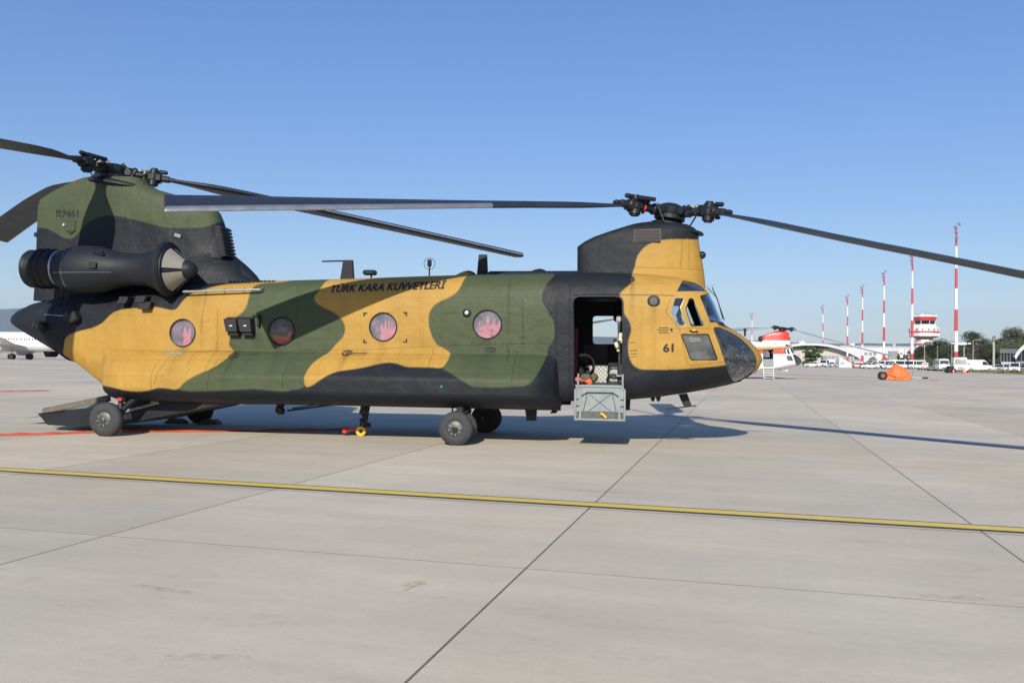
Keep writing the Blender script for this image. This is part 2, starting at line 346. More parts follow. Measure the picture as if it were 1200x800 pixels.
# cockpit door frame lines
seam([(786, 350), (780, 366), (796, 385), (806, 427), (812, 428.5), (851, 424)], 1, .6); seam([(790, 385), (835, 385)], 1, .6)
for a in (90, 110, 165, 190, 235): seam([(a, 225), (a, 300)], 1, .3, True, 3)
for yy in (238, 258, 280): seam([(48, yy), (250, yy+4)], 1, .3, True, 3)
for a in (690, 720, 735, 760, 785): seam([(a, 275), (a, 314)], 1, .3, True, 3)
for a, b in (((752, 350), (752, 430)), ((768, 395), (768, 430)), ((740, 440), (850, 433)), ((700, 330), (790, 332))): seam([a, b], 1, .28)
def dirt(x, y, w, h, s_, pyl=False):
    X, _, Z = HL(x, y, yplane(x, y, pyl)); u0, v0 = int((X-PX0)*RES), int((Z-PZ0)*RES); uu, vv = np.meshgrid(np.arange(IW)-u0, np.arange(IH)-v0)
    wpx, hpx = w*RES, h*RES; return s_*np.exp(-(uu/wpx)**2)*np.where(vv < 0, np.exp(vv/hpx), np.exp(-(vv/(wpx*.5))**2))
DT_ = np.zeros((IH, IW), np.float32)
for q in ((214, 405, .10, .5, .28), (330, 402, .10, .5, .22), (449, 398, .10, .5, .2), (571, 395, .08, .5, .25), (399, 415, .05, .4, .35), (267, 418, .05, .4, .3), (596, 363, .03, .5, .3), (613, 394, .03, .4, .3), (237, 374, .03, .5, .3), (255, 402, .03, .4, .3), (301, 393, .1, .4, .25), (741, 330, .04, .5, .35), (766, 360, .06, .4, .25), (480, 330, .9, .10, .10), (160, 352, .7, .25, .22), (120, 350, .5, .3, .2), (232, 345, .25, .3, .25), (520, 405, .8, .06, .10), (640, 400, .3, .4, .12)): DT_ += dirt(*q)
for q in ((130, 225, .25, .5, .2, True), (77, 245, .3, .4, .12, True), (760, 268, .3, .4, .2, True), (225, 262, .3, .4, .15, True)): DT_ += dirt(*q)
nz = np.random.RandomState(5).rand(IH//6+2, IW//2+2).astype(np.float32); nz = blur(np.repeat(np.repeat(nz, 6, 0), 2, 1)[:IH, :IW], 1)
A *= (1-np.clip(DT_*(.5+nz), 0, .6)[..., None])
LM = np.minimum(blur(LM, 1)*2.1, 1)
A *= (1-.5*LM[..., None])
arr[..., :3] = A; arr[..., 3] = 1-LM
img = bpy.data.images.new('camouflage', IW, IH, alpha=True, float_buffer=True)
img.colorspace_settings.name = 'Non-Color'; img.alpha_mode = 'CHANNEL_PACKED'
img.pixels.foreach_set(arr.ravel()); img.update()
def camo():
    mm = bpy.data.materials.new('camouflage_paint'); mm.use_nodes = True; t = mm.node_tree; N = t.nodes; L = t.links; b = N['Principled BSDF']
    tc = N.new('ShaderNodeTexCoord'); sp = N.new('ShaderNodeSeparateXYZ'); L.new(tc.outputs['Object'], sp.inputs[0])
    def mr(o, a, b_, c=0., d=1.):
        q = N.new('ShaderNodeMapRange'); q.clamp = False
        for i, v in enumerate((a, b_, c, d)): q.inputs[i+1].default_value = v
        L.new(o, q.inputs[0]); return q.outputs[0]
    cb_ = N.new('ShaderNodeCombineXYZ'); L.new(mr(sp.outputs[0], PX0, PX1), cb_.inputs[0]); L.new(mr(sp.outputs[2], PZ0, PZ1), cb_.inputs[1])
    it = N.new('ShaderNodeTexImage'); it.image = img; it.extension = 'EXTEND'; L.new(cb_.outputs[0], it.inputs[0])
    n1 = N.new('ShaderNodeTexNoise'); n1.inputs['Scale'].default_value = 1.1; n1.inputs['Detail'].default_value = 8; n1.inputs['Roughness'].default_value = .65; L.new(tc.outputs['Object'], n1.inputs['Vector'])
    mp = N.new('ShaderNodeMapping'); mp.inputs['Scale'].default_value = (9, 9, .8); L.new(tc.outputs['Object'], mp.inputs[0])
    n2 = N.new('ShaderNodeTexNoise'); n2.inputs['Scale'].default_value = 1.; n2.inputs['Detail'].default_value = 5; L.new(mp.outputs[0], n2.inputs['Vector'])
    f1 = mr(n1.outputs['Fac'], .3, .7, .86, 1.10); f2 = mr(n2.outputs['Fac'], .3, .7, .965, 1.02)
    mu = N.new('ShaderNodeMath'); mu.operation = 'MULTIPLY'; L.new(f1, mu.inputs[0]); L.new(f2, mu.inputs[1])
    vs = N.new('ShaderNodeVectorMath'); vs.operation = 'SCALE'; L.new(it.outputs['Color'], vs.inputs[0]); L.new(mu.outputs[0], vs.inputs['Scale'])
    # pale scuffs
    n3 = N.new('ShaderNodeTexNoise'); n3.inputs['Scale'].default_value = 2.4; n3.inputs['Detail'].default_value = 12; n3.inputs['Roughness'].default_value = .75; L.new(tc.outputs['Object'], n3.inputs['Vector'])
    sc = N.new('ShaderNodeMapRange'); sc.inputs[1].default_value = .60; sc.inputs[2].default_value = .78; sc.inputs[3].default_value = 0; sc.inputs[4].default_value = .35; L.new(n3.outputs['Fac'], sc.inputs[0])
    mx = N.new('ShaderNodeMix'); mx.data_type = 'RGBA'; L.new(sc.outputs[0], mx.inputs[0]); L.new(vs.outputs[0], mx.inputs[6]); mx.inputs[7].default_value = (.11, .11, .105, 1)
    L.new(mx.outputs[2], b.inputs['Base Color'])
    L.new(mr(n1.outputs['Fac'], .3, .7, .50, .68), b.inputs['Roughness'])
    b.inputs['Specular IOR Level'].default_value = .22
    b1 = N.new('ShaderNodeBump'); b1.inputs['Strength'].default_value = .5; b1.inputs['Distance'].default_value = .01; L.new(it.outputs['Alpha'], b1.inputs['Height'])
    n4 = N.new('ShaderNodeTexNoise'); n4.inputs['Scale'].default_value = 2.6; n4.inputs['Detail'].default_value = 3; L.new(tc.outputs['Object'], n4.inputs['Vector'])
    b2 = N.new('ShaderNodeBump'); b2.inputs['Strength'].default_value = .35; b2.inputs['Distance'].default_value = .12; L.new(n4.outputs['Fac'], b2.inputs['Height']); L.new(b1.outputs[0], b2.inputs['Normal'])
    L.new(b2.outputs[0], b.inputs['Normal']); return mm
M['camo'] = camo()


def rnd(poly, r, n=3):                                  # rounded corners
    out = []; k = len(poly)
    for i in range(k):
        p, a, b = [Vector(poly[j % k]).to_2d() for j in (i, i-1, i+1)]
        ra = min(r, (a-p).length*.45, (b-p).length*.45); A_, B_ = p+(a-p).normalized()*ra, p+(b-p).normalized()*ra
        for j in range(n+1):
            t = j/n; q = A_*(1-t)**2+p*2*t*(1-t)+B_*t*t; out.append((q.x, q.y))
    return out
def sp_poly(pts, r=0.03): return rnd([(SP(a, b)[0], SP(a, b)[2]) for a, b in pts], r)
DOOR = rnd([(HL(a, b, -1.24)[0], HL(a, b, -1.24)[2]) for a, b in [(671.5, 347), (729.5, 347), (730.5, 456), (672.5, 456)]], .13)
W_A = sp_poly([(791, 349), (802, 349.5), (797, 361), (804, 381.5), (794, 381.5), (787, 365)])        # rear side light
W_B = sp_poly([(808, 349.5), (812, 350), (824.5, 381.5), (810, 382), (803.5, 362)])                   # sliding light, open
W_C = rnd([(SP(820, 346.5)[0], SP(820, 346.5)[2]), (SP(828, 345.5)[0]+.12, SP(828, 345.5)[2]+.06), (HL(850, 375, -.45)[0]+.12, HL(850, 375, -.45)[2]), (HL(847, 378, -.5)[0], HL(847, 378, -.5)[2]), (SP(832, 378)[0], SP(832, 378)[2])], .02)                                   # windscreen side
W_D = sp_poly([(793, 341.5), (800, 328.5), (814, 331.5), (823, 336.5), (827, 341.5)], .02)            # eyebrow
W_E = sp_poly([(798, 391.5), (830, 391.5), (841, 421.5), (809.5, 421.5)], .04)                         # lower door light
W_F = sp_poly([(835, 383.5), (842, 383), (856, 389), (868, 396.5), (878, 406), (884.5, 415), (887, 425), (884, 433), (876, 441), (866, 446.5), (859.5, 448.5), (855, 440), (851, 429), (843, 405)], .05)  # chin bubble
PORT = [(214, 390, .262), (330, 388, .262), (449, 383, .262), (571, 380, .262)]
PC = [(HL(a, b, -1.25)[0], HL(a, b, -1.25)[2], r) for a, b, r in PORT]
def circ(cx, cz, r, n=28): return [(cx+r*math.cos(2*math.pi*i/n), cz+r*math.sin(2*math.pi*i/n)) for i in range(n)]
FAR = rnd([(HL(a, b, 1.22)[0], HL(a, b, 1.22)[2]) for a, b in [(694, 369.5), (727.5, 369.5), (727.5, 404), (694, 404)]], .09)
def cutter(polys, name='cut'):
    b = MB()
    for poly, y0, y1 in polys: b.prism(poly, y0, y1)
    return b.mesh(name, [], 0)
side_windows = [(W_A, .35), (W_B, .35), (W_C, .03), (W_D, .30), (W_E, .35), (W_F, .07)]
cuts = [(DOOR, -3, -.6), (FAR, .6, 3)]
for x_, z_, r_ in PC: cuts += [(circ(x_, z_, r_), -3, -.6), (circ(x_, z_, r_), .6, 3)]
for p_, y_ in side_windows: cuts += [(p_, -3, -y_), (p_, y_, 3)]
RAMP_X0, RAMP_X1 = HL(60, 417, -.8)[0], HL(142, 474, -.9)[0]
cuts.append(([(RAMP_X0+.25, bot_f(RAMP_X0+.25)-.3), (RAMP_X1+.25, bot_f(RAMP_X1)-.3), (RAMP_X1+.25, bot_f(RAMP_X1)+.22), (RAMP_X0+.25, bot_f(RAMP_X0+.25)+.22)], -.98, .98))
body_me = boolean(shell(0, .055, 'fuselage', [M['camo'], M['inner']]), cutter(cuts), 'DIFFERENCE'); body_me.name = 'fuselage'
bm = bmesh.new(); bm.from_mesh(body_me)
bmesh.ops.triangulate(bm, faces=[f for f in bm.faces if len(f.verts) > 4], quad_method='BEAUTY', ngon_method='BEAUTY'); bm.to_mesh(body_me); bm.free()
body_me.shade_smooth(); body_me.set_sharp_from_angle(angle=R(32))

heli = thing('transport_helicopter', (HX, HY, 0), YAW, label='large tandem rotor helicopter in yellow, green and black camouflage, parked with its forward door open', cat='helicopter')
link('fuselage', body_me, heli)

# panes, cut from the same skin a little inside it
def panes(list_, name, material, d=.012):
    me = boolean(shell(d, d+.012, 'pane', [material, material]), cutter(list_), 'INTERSECT')
    bm = bmesh.new(); bm.from_mesh(me); seen = set(); out = []
    bm.verts.ensure_lookup_table()
    for v in bm.verts:
        if v.index in seen: continue
        st = [v]; comp = set()
        while st:
            q = st.pop()
            if q.index in comp: continue
            comp.add(q.index); st += [e.other_vert(q) for e in q.link_edges]
        seen |= comp; out.append(comp)
    res = []
    for comp in out:
        idx = {i: k for k, i in enumerate(sorted(comp))}
        vs = [bm.verts[i].co[:] for i in sorted(comp)]; fs = [[idx[v.index] for v in f.verts] for f in bm.faces if f.verts[0].index in comp]
        if len(vs) < 6: continue
        m2 = bpy.data.meshes.new(name); m2.from_pydata(vs, [], fs); m2.materials.append(material); m2.shade_smooth(); m2.set_sharp_from_angle(angle=R(35)); res.append(link(name, m2, heli))
    bm.free(); return res
def both(p, y): return [(p, -3, -y), (p, y, 3)]
M['skyglass'] = glass_mat('reflective_glass', (.62, .72, .80), amount=2.6, body=.03, bodycol=(.35, .42, .52))
panes(both(W_A, .35), 'cockpit_window', M['glass']); panes(both(W_D, .3), 'eyebrow_window', M['skyglass'])
panes([(W_B, .35, 3)], 'cockpit_window', M['glass'])      # the near one is slid open
panes(both(W_C, .03), 'windscreen', M['skyglass'])
panes(both(W_E, .35), 'door_window', M['dustglass'])
panes(both(W_F, .07), 'chin_window', M['chinglass'])
pl = []
for k, (x_, z_, r_) in enumerate(PC):
    if k != 1: pl.append((circ(x_, z_, r_), -3, -.6))
    pl.append((circ(x_, z_, r_), .6, 3))
panes(pl, 'cabin_window', M['porthole'])
for k, (x_, z_, r_) in enumerate(PC):                        # rubber and metal rings round the cabin windows
    b = MB(); b.torus((x_, -halfw(x_, z_)-.004, z_), (0, 1, 0), r_+.006, .013, 40, 8); b.build('window_rim', M['black'] if k != 0 else M['hubm'], heli)
x_, z_, r_ = PC[1]
b = MB(); rr = [[(x_+math.cos(2*math.pi*i/28)*.255*math.cos(t), -1.245-.16*math.sin(t), z_+math.sin(2*math.pi*i/28)*.255*math.cos(t)) for i in range(28)] for t in np.linspace(0, math.pi/2*.97, 8)]
b.loft(rr); b.build('bubble_window', M['porthole'] if False else glass_mat('bubble_glass', (.93, .93, .95), amount=1.3), heli, label='domed observation window bulging from the cabin side')

# seams of the door opening: frame and rub strip
def outline_tube(poly, r, name, mt, d=0.0, side=-1, off=.0, parent=None):
    b = MB(); n = len(poly); pts = [(x, side*(halfw(x, z)+off), z) for x, z in poly]; pts.append(pts[0]); b.tube(pts, r, 6); return b.build(name, mt, parent or heli)
outline_tube(DOOR, .014, 'door_frame', M['black'])
outline_tube(FAR, .016, 'window_rim', M['inner'], side=1, off=-.03)
outline_tube(W_E, .010, 'door_window_seal', M['black'])
outline_tube(W_B, .008, 'window_seal', M['black'])
outline_tube(W_A, .006, 'window_seal', M['steel'])

# ---- fuel and equipment pods along both flanks
def podsurf(x):
    x0, x1 = -11.22, -2.0
    if x <= x0 or x >= x1: return 0
    a = min((x-x0)/1.1, 1); b_ = min((x1-x)/.55, 1); return .62*math.sin(a*math.pi/2)**.55*math.sin(b_*math.pi/2)**.6
POD_T, POD_B = 1.70, .66
def pod_y(x, z):
    h = podsurf(x)
    if h <= 0 or z >= POD_T or z <= POD_B: return 0
    t = (z-POD_B)/(POD_T-POD_B); return 1.16+h*min(1, ((1-t)/.48))**.55*min(1, (t/.20))**.5 if h > 0 else 0
def pod(side):
    b = MB(); rings_ = []
    for x in list(np.linspace(-11.21, -9.9, 14))+list(np.linspace(-9.2, -2.8, 14))+list(np.linspace(-2.6, -2.001, 9)):
        zt, zb = POD_T, POD_B+.0; h = podsurf(x); r = [(x, side*1.05, zt+.02)]
        zb2 = zb if x > -10.8 else zb+(-10.8-x)**1.4*.62
        for t in np.linspace(0, 1, 22):
            z = zt+(zb2-zt)*t; q = 1-t
            yy = 1.16+h*min(1, t/.48+.0)**.62*min(1, q/.22)**.42
            r.append((x, side*yy, z))
        r.append((x, side*1.0, zb2-.02)); rings_.append(r)
    b.loft(rings_, caps=True); return b.build('side_pod', M['camo'], heli, smooth=50)
pod(-1); pod(1)
def ysk(x, z): return max(halfw(min(max(x, X_T+.05), X_N-.03), z), 0)
def yout(x, z):
    v = ysk(x, z)
    if -11.2 < x < -2.02 and POD_B < z < POD_T:
        h = podsurf(x); t = 1-(z-POD_B)/(POD_T-POD_B); v = max(v, 1.16+h*min(1, t/.48)**.62*min(1, (1-t)/.22)**.42)
    return v

# ---- thin pieces that lie on the skin
def patch(poly, off, th, name, mt, parent=None, side=-1, step=.12, surf=None, **k):
    surf = surf or yout; bm = bmesh.new(); vs = [bm.verts.new((a, 0, c)) for a, c in poly]
    for t in tessellate_polygon([[Vector((a, c, 0)) for a, c in poly]]):
        try: bm.faces.new([vs[i] for i in t])
        except ValueError: pass
    xs = [p[0] for p in poly]; zs = [p[1] for p in poly]
    for v, lo, hi, no in ((0, min(xs), max(xs), (1, 0, 0)), (2, min(zs), max(zs), (0, 0, 1))):
        q = math.ceil(lo/step)*step
        while q < hi:
            pt = [0, 0, 0]; pt[v] = q; bmesh.ops.bisect_plane(bm, geom=bm.verts[:]+bm.edges[:]+bm.faces[:], plane_co=pt, plane_no=no); q += step
    for v in bm.verts: v.co.y = side*(surf(v.co.x, v.co.z)+off)
    if th > 0:
        r = bmesh.ops.extrude_face_region(bm, geom=bm.faces[:])
        for g in r['geom']:
            if isinstance(g, bmesh.types.BMVert): g.co.y -= side*th
    bmesh.ops.recalc_face_normals(bm, faces=bm.faces[:])
    me = bpy.data.meshes.new(name); bm.to_mesh(me); bm.free(); me.materials.append(mt); me.shade_smooth(); me.set_sharp_from_angle(angle=R(35)); return link(name, me, parent or heli, **k)
def quad(px0, py0, px1, py1, y=-1.26): return [(HL(a, b, y)[0], HL(a, b, y)[2]) for a, b in ((px0, py0), (px1, py0), (px1, py1), (px0, py1))]
for q in [(590, 359, 600, 367), (608, 336, 620, 339), (586, 423, 600, 433), (602, 407, 610, 412), (608, 391, 616, 395), (235, 371, 244, 377), (250, 400, 260, 407), (212, 431, 223, 436), (186, 438, 194, 442), (232, 408, 246, 412), (530, 401, 536, 404), (268, 350, 276, 353)]:
    y = -1.26 if q[1] < 410 else -1.66
    patch(rnd(quad(*q, y=y), .015, 2), .006, .012, 'access_panel', M['camo'])
# stencilled writing
def text(s_, px0, py0, px1, py1, yl, shear=0., surf=None, bold=0., side=-1, ht=None, name='stencil_text', tgt=None, mt=None):
    cu = bpy.data.curves.new('t', 'FONT'); cu.body = s_; cu.size = 1; cu.shear = shear; cu.resolution_u = 3
    o = bpy.data.objects.new('t', cu); col.objects.link(o); dg = bpy.context.evaluated_depsgraph_get(); me = bpy.data.meshes.new_from_object(o.evaluated_get(dg)); bpy.data.objects.remove(o)
    me.calc_loop_triangles(); V0 = [v.co[:2] for v in me.vertices]; T0_ = [tuple(t.vertices) for t in me.loop_triangles]
    for _q in range(3):
        T1_ = []; ed = {}
        def mid_(i, j):
            kk = (min(i, j), max(i, j))
            if kk not in ed: ed[kk] = len(V0); V0.append(((V0[i][0]+V0[j][0])/2, (V0[i][1]+V0[j][1])/2))
            return ed[kk]
        for t in T0_:
            L3 = [(V0[t[i]][0]-V0[t[(i+1) % 3]][0])**2+(V0[t[i]][1]-V0[t[(i+1) % 3]][1])**2 for i in range(3)]
            if max(L3) < .04: T1_.append(t); continue
            i = L3.index(max(L3)); m1 = mid_(t[i], t[(i+1) % 3]); T1_ += [(t[i], m1, t[(i+2) % 3]), (m1, t[(i+1) % 3], t[(i+2) % 3])]
        T0_ = T1_
    a0, a1 = min(v[0] for v in V0), max(v[0] for v in V0)
    P0, P1 = HL(px0, py0, yl), HL(px1, py1, yl); w = P1[0]-P0[0]; k = w/(a1-a0); kz = (ht/.70 if ht else k); bm = bmesh.new()
    for rep_, (sx, sz) in enumerate(((0, 0), (bold, 0), (-bold, 0), (0, bold*.6), (0, -bold*.6))):
        vs_ = []
        for a, c in V0:
            u = (a-a0+sx)*k; x = P0[0]+u; z = P0[2]+(P1[2]-P0[2])*u/w+(c+sz)*kz; vs_.append(bm.verts.new((x, side*((surf(x, z) if surf else -yl*1.0)+.007+rep_*.0004), z)))
        for t in T0_:
            try: bm.faces.new([vs_[q] for q in t])
            except ValueError: pass
    me2 = bpy.data.meshes.new(name); bm.to_mesh(me2); bm.free(); me2.materials.append(mt or M['ink']); return link(name, me2, tgt or heli)
text('TÜRK KARA KUVVETLERİ', 385.5, 342.3, 520.5, 337.6, -1.22, shear=.15, surf=yout, bold=.036, ht=.150)
text('61', 777.5, 412.3, 788.8, 412.0, -1.2, surf=yout, bold=.045, ht=.145)
# corner brackets round the third cabin window
for a, b, sx, sz in ((425.5, 366, 1, 1), (477, 365.5, -1, 1), (425.5, 402, 1, -1), (477, 401.5, -1, -1)):
    x, _, z = HL(a, b, -1.26); L_, t = .075, .030
    patch([(x, z), (x+sx*L_, z), (x+sx*L_, z-sz*t), (x+sx*t, z-sz*t), (x+sx*t, z-sz*L_), (x, z-sz*L_)], .004, 0, 'corner_bracket', M['ink'])
def ring(px, py, rx, rz, y, name, mt, t=.022, off=.005, n=22):
    x, _, z = HL(px, py, y); b = MB(); vs = []; fs = []
    for i in range(n):
        a = 2*math.pi*i/n
        for r in (1, -1):
            X, Z = x+math.cos(a)*(rx+r*t/2), z+math.sin(a)*(rz+r*t/2); vs.append((X, -yout(X, Z)-off, Z))
    for i in range(n): fs.append((2*i, 2*i+1, 2*((i+1) % n)+1, 2*((i+1) % n)))
    b.add(vs, fs); return b.build(name, mt, heli)
for a, b, y in ((399, 413.5, -1.66), (267, 416.5, -1.66), (571, 409.5, -1.6)):
    ring(a, b, .092, .045, y, 'vent_ring', M['ink']); ring(a+1, b, .040, .018, y, 'vent_ring', M['ink'], t=.016)
# ovals of the tie down lamp, round vents, small marks
def disc(px, py, r, y, th, name, mt, mt2=None):
    x, _, z = HL(px, py, y); yy = -yout(x, z); b = MB(); b.lathe((x, yy+.03, z), (0, -1, 0), [(0, r), (.03+th*.6, r), (.03+th, r*.85)], 20); o = b.build(name, mt, heli)
    if mt2: b = MB(); b.lathe((x, yy-th, z), (0, -1, 0), [(0, r*.62), (.008, r*.5)], 16); b.build(name+'_centre', mt2, heli)
    return o
disc(547, 366.5, .085, -1.26, .02, 'position_light', M['black'], None)
x, _, z = HL(547, 366.5, -1.26); b = MB(); b.sphere((x, -yout(x, z)-.03, z), .036, 12, 8); b.build('light_lens', mat('white_lens', (.95, .95, .95), .15), heli)
disc(766, 353, .115, -1.22, .012, 'round_vent', M['black'], mat('vent_mesh', (.10, .10, .09), .6, bump=.5, bscale=150))
disc(741, 327.5, .045, -1.1, .05, 'vent_pipe', M['ink'])
x, _, z = HL(821.5, 299, -.1); b = MB(); b.sphere((x+.02, -.10, z), .075, 14, 8); b.build('anti_collision_light', M['darkglass'], heli)
for a, b_, c, d in ((772, 383.5, 784, 384.3), (770, 385.8, 786, 386.6), (772, 388, 783, 388.7), (772, 390, 785, 390.6), (737, 401, 745, 401.6), (738, 410, 747, 410.7), (738, 414, 746, 414.5), (738, 417.5, 747, 418), (406, 413, 424, 413.6), (407, 415, 424, 415.5), (443, 366.3, 462, 366.1), (519, 367, 541, 367.4), (278, 415, 296, 415.6)):
    yy = -1.24 if b_ < 405 else -1.6
    patch([(HL(p, q, yy)[0], HL(p, q, yy)[2]) for p, q in ((a, b_), (c, b_), (c, d), (a, d))], .004, 0, 'small_marking', M['ink'])
patch([(HL(p, q, -1.2)[0], HL(p, q, -1.2)[2]) for p, q in ((786, 384.5), (788, 384.5), (788, 389), (786.3, 389))], .005, 0, 'small_marking', M['ink'])
b = MB(); P_ = [SP(a, c) for a, c in ((808, 387.3), (812, 388.6), (818, 388.5))]; b.tube([(p[0], p[1]-.015, p[2]) for p in P_], .014, 6); b.build('door_handle', M['ink'], heli)
patch([(HL(p, q, -1.2)[0], HL(p, q, -1.2)[2]) for p, q in ((811, 386), (815, 386), (815, 389), (811, 389))], .01, .012, 'door_catch', M['yellow'])
b = MB(); x, _, z = HL(201, 413.5, -1.45); b.box((x, -yout(x, z)+.0, z), (.42, .06, .05), bev=.02); b.build('drain_scoop', M['steel'], heli)
# blue drain cap and tiny rivets heads scattered as fasteners
b = MB(); x, _, z = HL(518, 453, -1.75); b.sphere((x, -yout(x, z)-.005, z), .03, 8, 5); b.build('drain_cap', mat('blue_cap', (.02, .18, .30), .4), heli)
b = MB()
for k in range(70):
    x = -8.0+k*.085; z = 1.88; b.box((x, -yout(x, z)-.002, z), (.014, .008, .014))
for k in range(34):
    x = -9.4+k*.1; z = 2.86; b.box((x, -yout(x, z)-.002, z), (.012, .008, .012))
b.build('rivet_row', M['camo'], heli, kind='stuff')

# ---- forward pylon: stack of plan outlines
def stack(levels, name, mt, n=56):
    # level: z, x_rear, x_front, half width, rear exponent, front exponent
    b = MB(); rr = []
    for z, xr, xf, w, er, ef in levels:
        xm = xr+(xf-xr)*.52; r = []
        for i in range(n):
            t = 2*math.pi*(i+.5)/n; c, s_ = math.cos(t), math.sin(t); e = ef if c > 0 else er; a = (xf-xm) if c > 0 else (xm-xr)
            r.append((xm+a*math.copysign(abs(c)**(2/e), c), w*math.copysign(abs(s_)**(2/e), s_), z))
        rr.append(r)
    b.loft(rr); return b.build(name, mt, heli, smooth=40)
def px_x(px, py, y): return HL(px, py, y)[0]
lv = []
for py, pr, pf, w in [(350, 676, 828, .50), (334, 676, 827, .56), (318, 676, 825.5, .53), (300, 676, 822.5, .50), (289, 676, 820.5, .49), (283, 684, 819.5, .48), (277, 696, 819, .47), (271, 713, 818, .45), (266, 728, 815, .41), (262, 740, 808, .35), (259.5, 750, 798, .26), (258, 760, 786, .13)]:
    xr, _, z = HL(pr, py, -.35); xf = HL(pf, py, -.1)[0]; lv.append((z, xr, xf, w, 7, 2.3))
stack(lv, 'forward_pylon', M['camo'])
lv = []
for py, pl_, pr, w in [(352, 36.5, 300, .62), (338, 37.5, 300, .60), (328, 38, 297, .58), (321, 38.5, 288, .55), (306, 39.5, 278, .50), (302.5, 39.8, 268, .46), (290, 40.3, 264, .44), (272, 41, 259, .43), (258, 41.6, 254.5, .42), (249, 42, 250.5, .41), (240, 43, 240, .40), (234, 45, 221, .39), (228, 54, 200, .38), (222, 65, 180, .36), (216, 77, 168, .34), (212, 87, 164, .32), (208, 98, 160, .28)]:
    xr, _, z = HL(pl_, py, -w*.85); xf = HL(pr, py, -.2)[0]; lv.append((z, xr, xf, w, 10, 3.0))
stack(lv, 'aft_pylon', M['camo'])
def on_plane(poly, yl, th, name, mt, **k):
    b = MB(); b.prism([(HL(a, c, yl)[0], HL(a, c, yl)[2]) for a, c in poly], yl, yl+th); return b.build(name, mt, heli, smooth=0, **k)
on_plane([(742.5, 269), (774.5, 268), (774.5, 283.5), (742.5, 284.5)], -.50, .12, 'oil_cooler_grille', mat('grille_brown', (.085, .07, .065), .6, bump=.6, bscale=90))
b = MB()
for k in range(9):
    z = HL(742, 270.2+k*1.65, -.5)[2]; x0, x1 = HL(743.5, 275, -.5)[0], HL(773.5, 275, -.5)[0]; b.box(((x0+x1)/2, -.506, z), (x1-x0, .012, .009))
b.build('grille_bars', M['hubm'], heli)
on_plane([(251.5, 264), (258, 264), (264, 300), (255, 300)], -.445, .1, 'louvre_plate', M['hubm'])
b = MB()
for k in range(9):
    px, py = 257+k*.75, 266+k*4.0; x, _, z = HL(px, py, -.44); b.box((x, -.22, z), (.12, .46, .045), rotm(0, .5, 0), bev=.015)
b.build('louvre', M['rotor'], heli)
text('7461', 72.5, 255.2, 91.5, 254.2, -.415, bold=.022, ht=.150)
text('00', 65.5, 250.0, 71, 249.8, -.415, bold=.02, ht=.07); text('71', 65.5, 255.0, 71, 254.8, -.415, bold=.02, ht=.07)
on_plane([(77, 259), (88, 259), (88, 270), (82, 275), (76, 270)], -.445, .06, 'light_fairing', M['camo'])
on_plane([(76.5, 270), (88, 270), (82, 275)], -.452, .02, 'light_fairing_mouth', M['ink'])
b = MB(); x, _, z = HL(75.5, 264, -.42); b.sphere((x, -.43, z), .04, 10, 6); b.build('formation_light', M['bolt'], heli)
b = MB(); x, _, z = HL(43, 275, -.1); b.sphere((x, -.1, z), .06, 10, 6); b.build('tail_light', M['darkglass'], heli)
b = MB(); x, _, z = HL(208, 276, -.43); b.box((x, -.432, z), (.14, .01, .07), rotm(0, .3, 0)); b.build('paint_scuff', M['steel'], heli)
b = MB(); x, _, z = HL(87, 212.5, -.3); b.sphere((x, -.3, z), .035, 8, 6); b.build('beacon_light', mat('red_lens', (.6, .03, .05), .3), heli)
# intake hump and spine behind the aft pylon
b = MB(); x0 = HL(266, 303, -.3)[0]; x1 = HL(296, 326, -.3)[0]; z0 = HL(270, 327, -.3)[2]
b.loft([[(x0+(x1-x0)*t, .42*(1-t*.6)*math.cos(a), z0-.15+(.52*(1-t)**.8+.16)*math.sin(a)) for a in np.linspace(0, math.pi, 14)] for t in np.linspace(0, 1, 8)]); b.build('intake_fairing', M['black'], heli)
b = MB(); xa, xb = HL(572, 318, -.4)[0], HL(690, 316, -.4)[0]; zz = top_f(-3.0)
b.box(((xa+xb)/2, 0, zz+.0), (xb-xa, 1.0, .10), bev=.04); b.build('roof_spine', M['camo'], heli)
for px, mt_ in ((540, 'camo'), (624, 'camo')):
    x, _, z = HL(px, 320, -.5); b = MB(); b.loft([[(x-.42+.8*t, .16*math.sin(math.pi*min(t*.62+.38*t*t, 1))**.6*math.cos(a)-.35, top_f(x)-.16+(.02+.24*math.sin(math.pi*min(.5*t+.5*t**3, 1))**.9)*math.sin(a)) for a in np.linspace(0, math.pi, 12)] for t in np.linspace(.02, .98, 12)]); b.build('antenna_fairing', M[mt_], heli)
# roof walkway, rail and aerials
b = MB(); xa, xb = HL(270, 329, -.7)[0], HL(326, 329, -.7)[0]; n = 12
for k in range(n): b.box((xa+(xb-xa)*(k+.5)/n, -.78, top_f(xa)-.02), ((xb-xa)/n*.6, .16, .05), bev=.01)
b.box(((xa+xb)/2, -.86, top_f(xa)-.07), (xb-xa, .03, .05)); b.build('walkway_tread', M['black'], heli)
b = MB(); P0 = HL(216, 342, -1.22); P1 = HL(306, 339.5, -1.2); b.tube([(P0[0], -1.26, P0[2]), (P1[0]-.1, -1.24, P1[2]), (P1[0], -1.22, P1[2])], .022, 8)
for k in range(5): t = k/4; b.cyl((P0[0]+(P1[0]-P0[0])*t, -1.25, P0[2]+(P1[2]-P0[2])*t), (P0[0]+(P1[0]-P0[0])*t, -1.10, P0[2]+(P1[2]-P0[2])*t+.05), .012, n=6)
b.build('grab_rail', M['steel'], heli)
b = MB(); xa = HL(400, 326, 0)[0]; xb = HL(414, 326, 0)[0]; zt = HL(405, 305, 0)[2]; zb = top_f(xa)
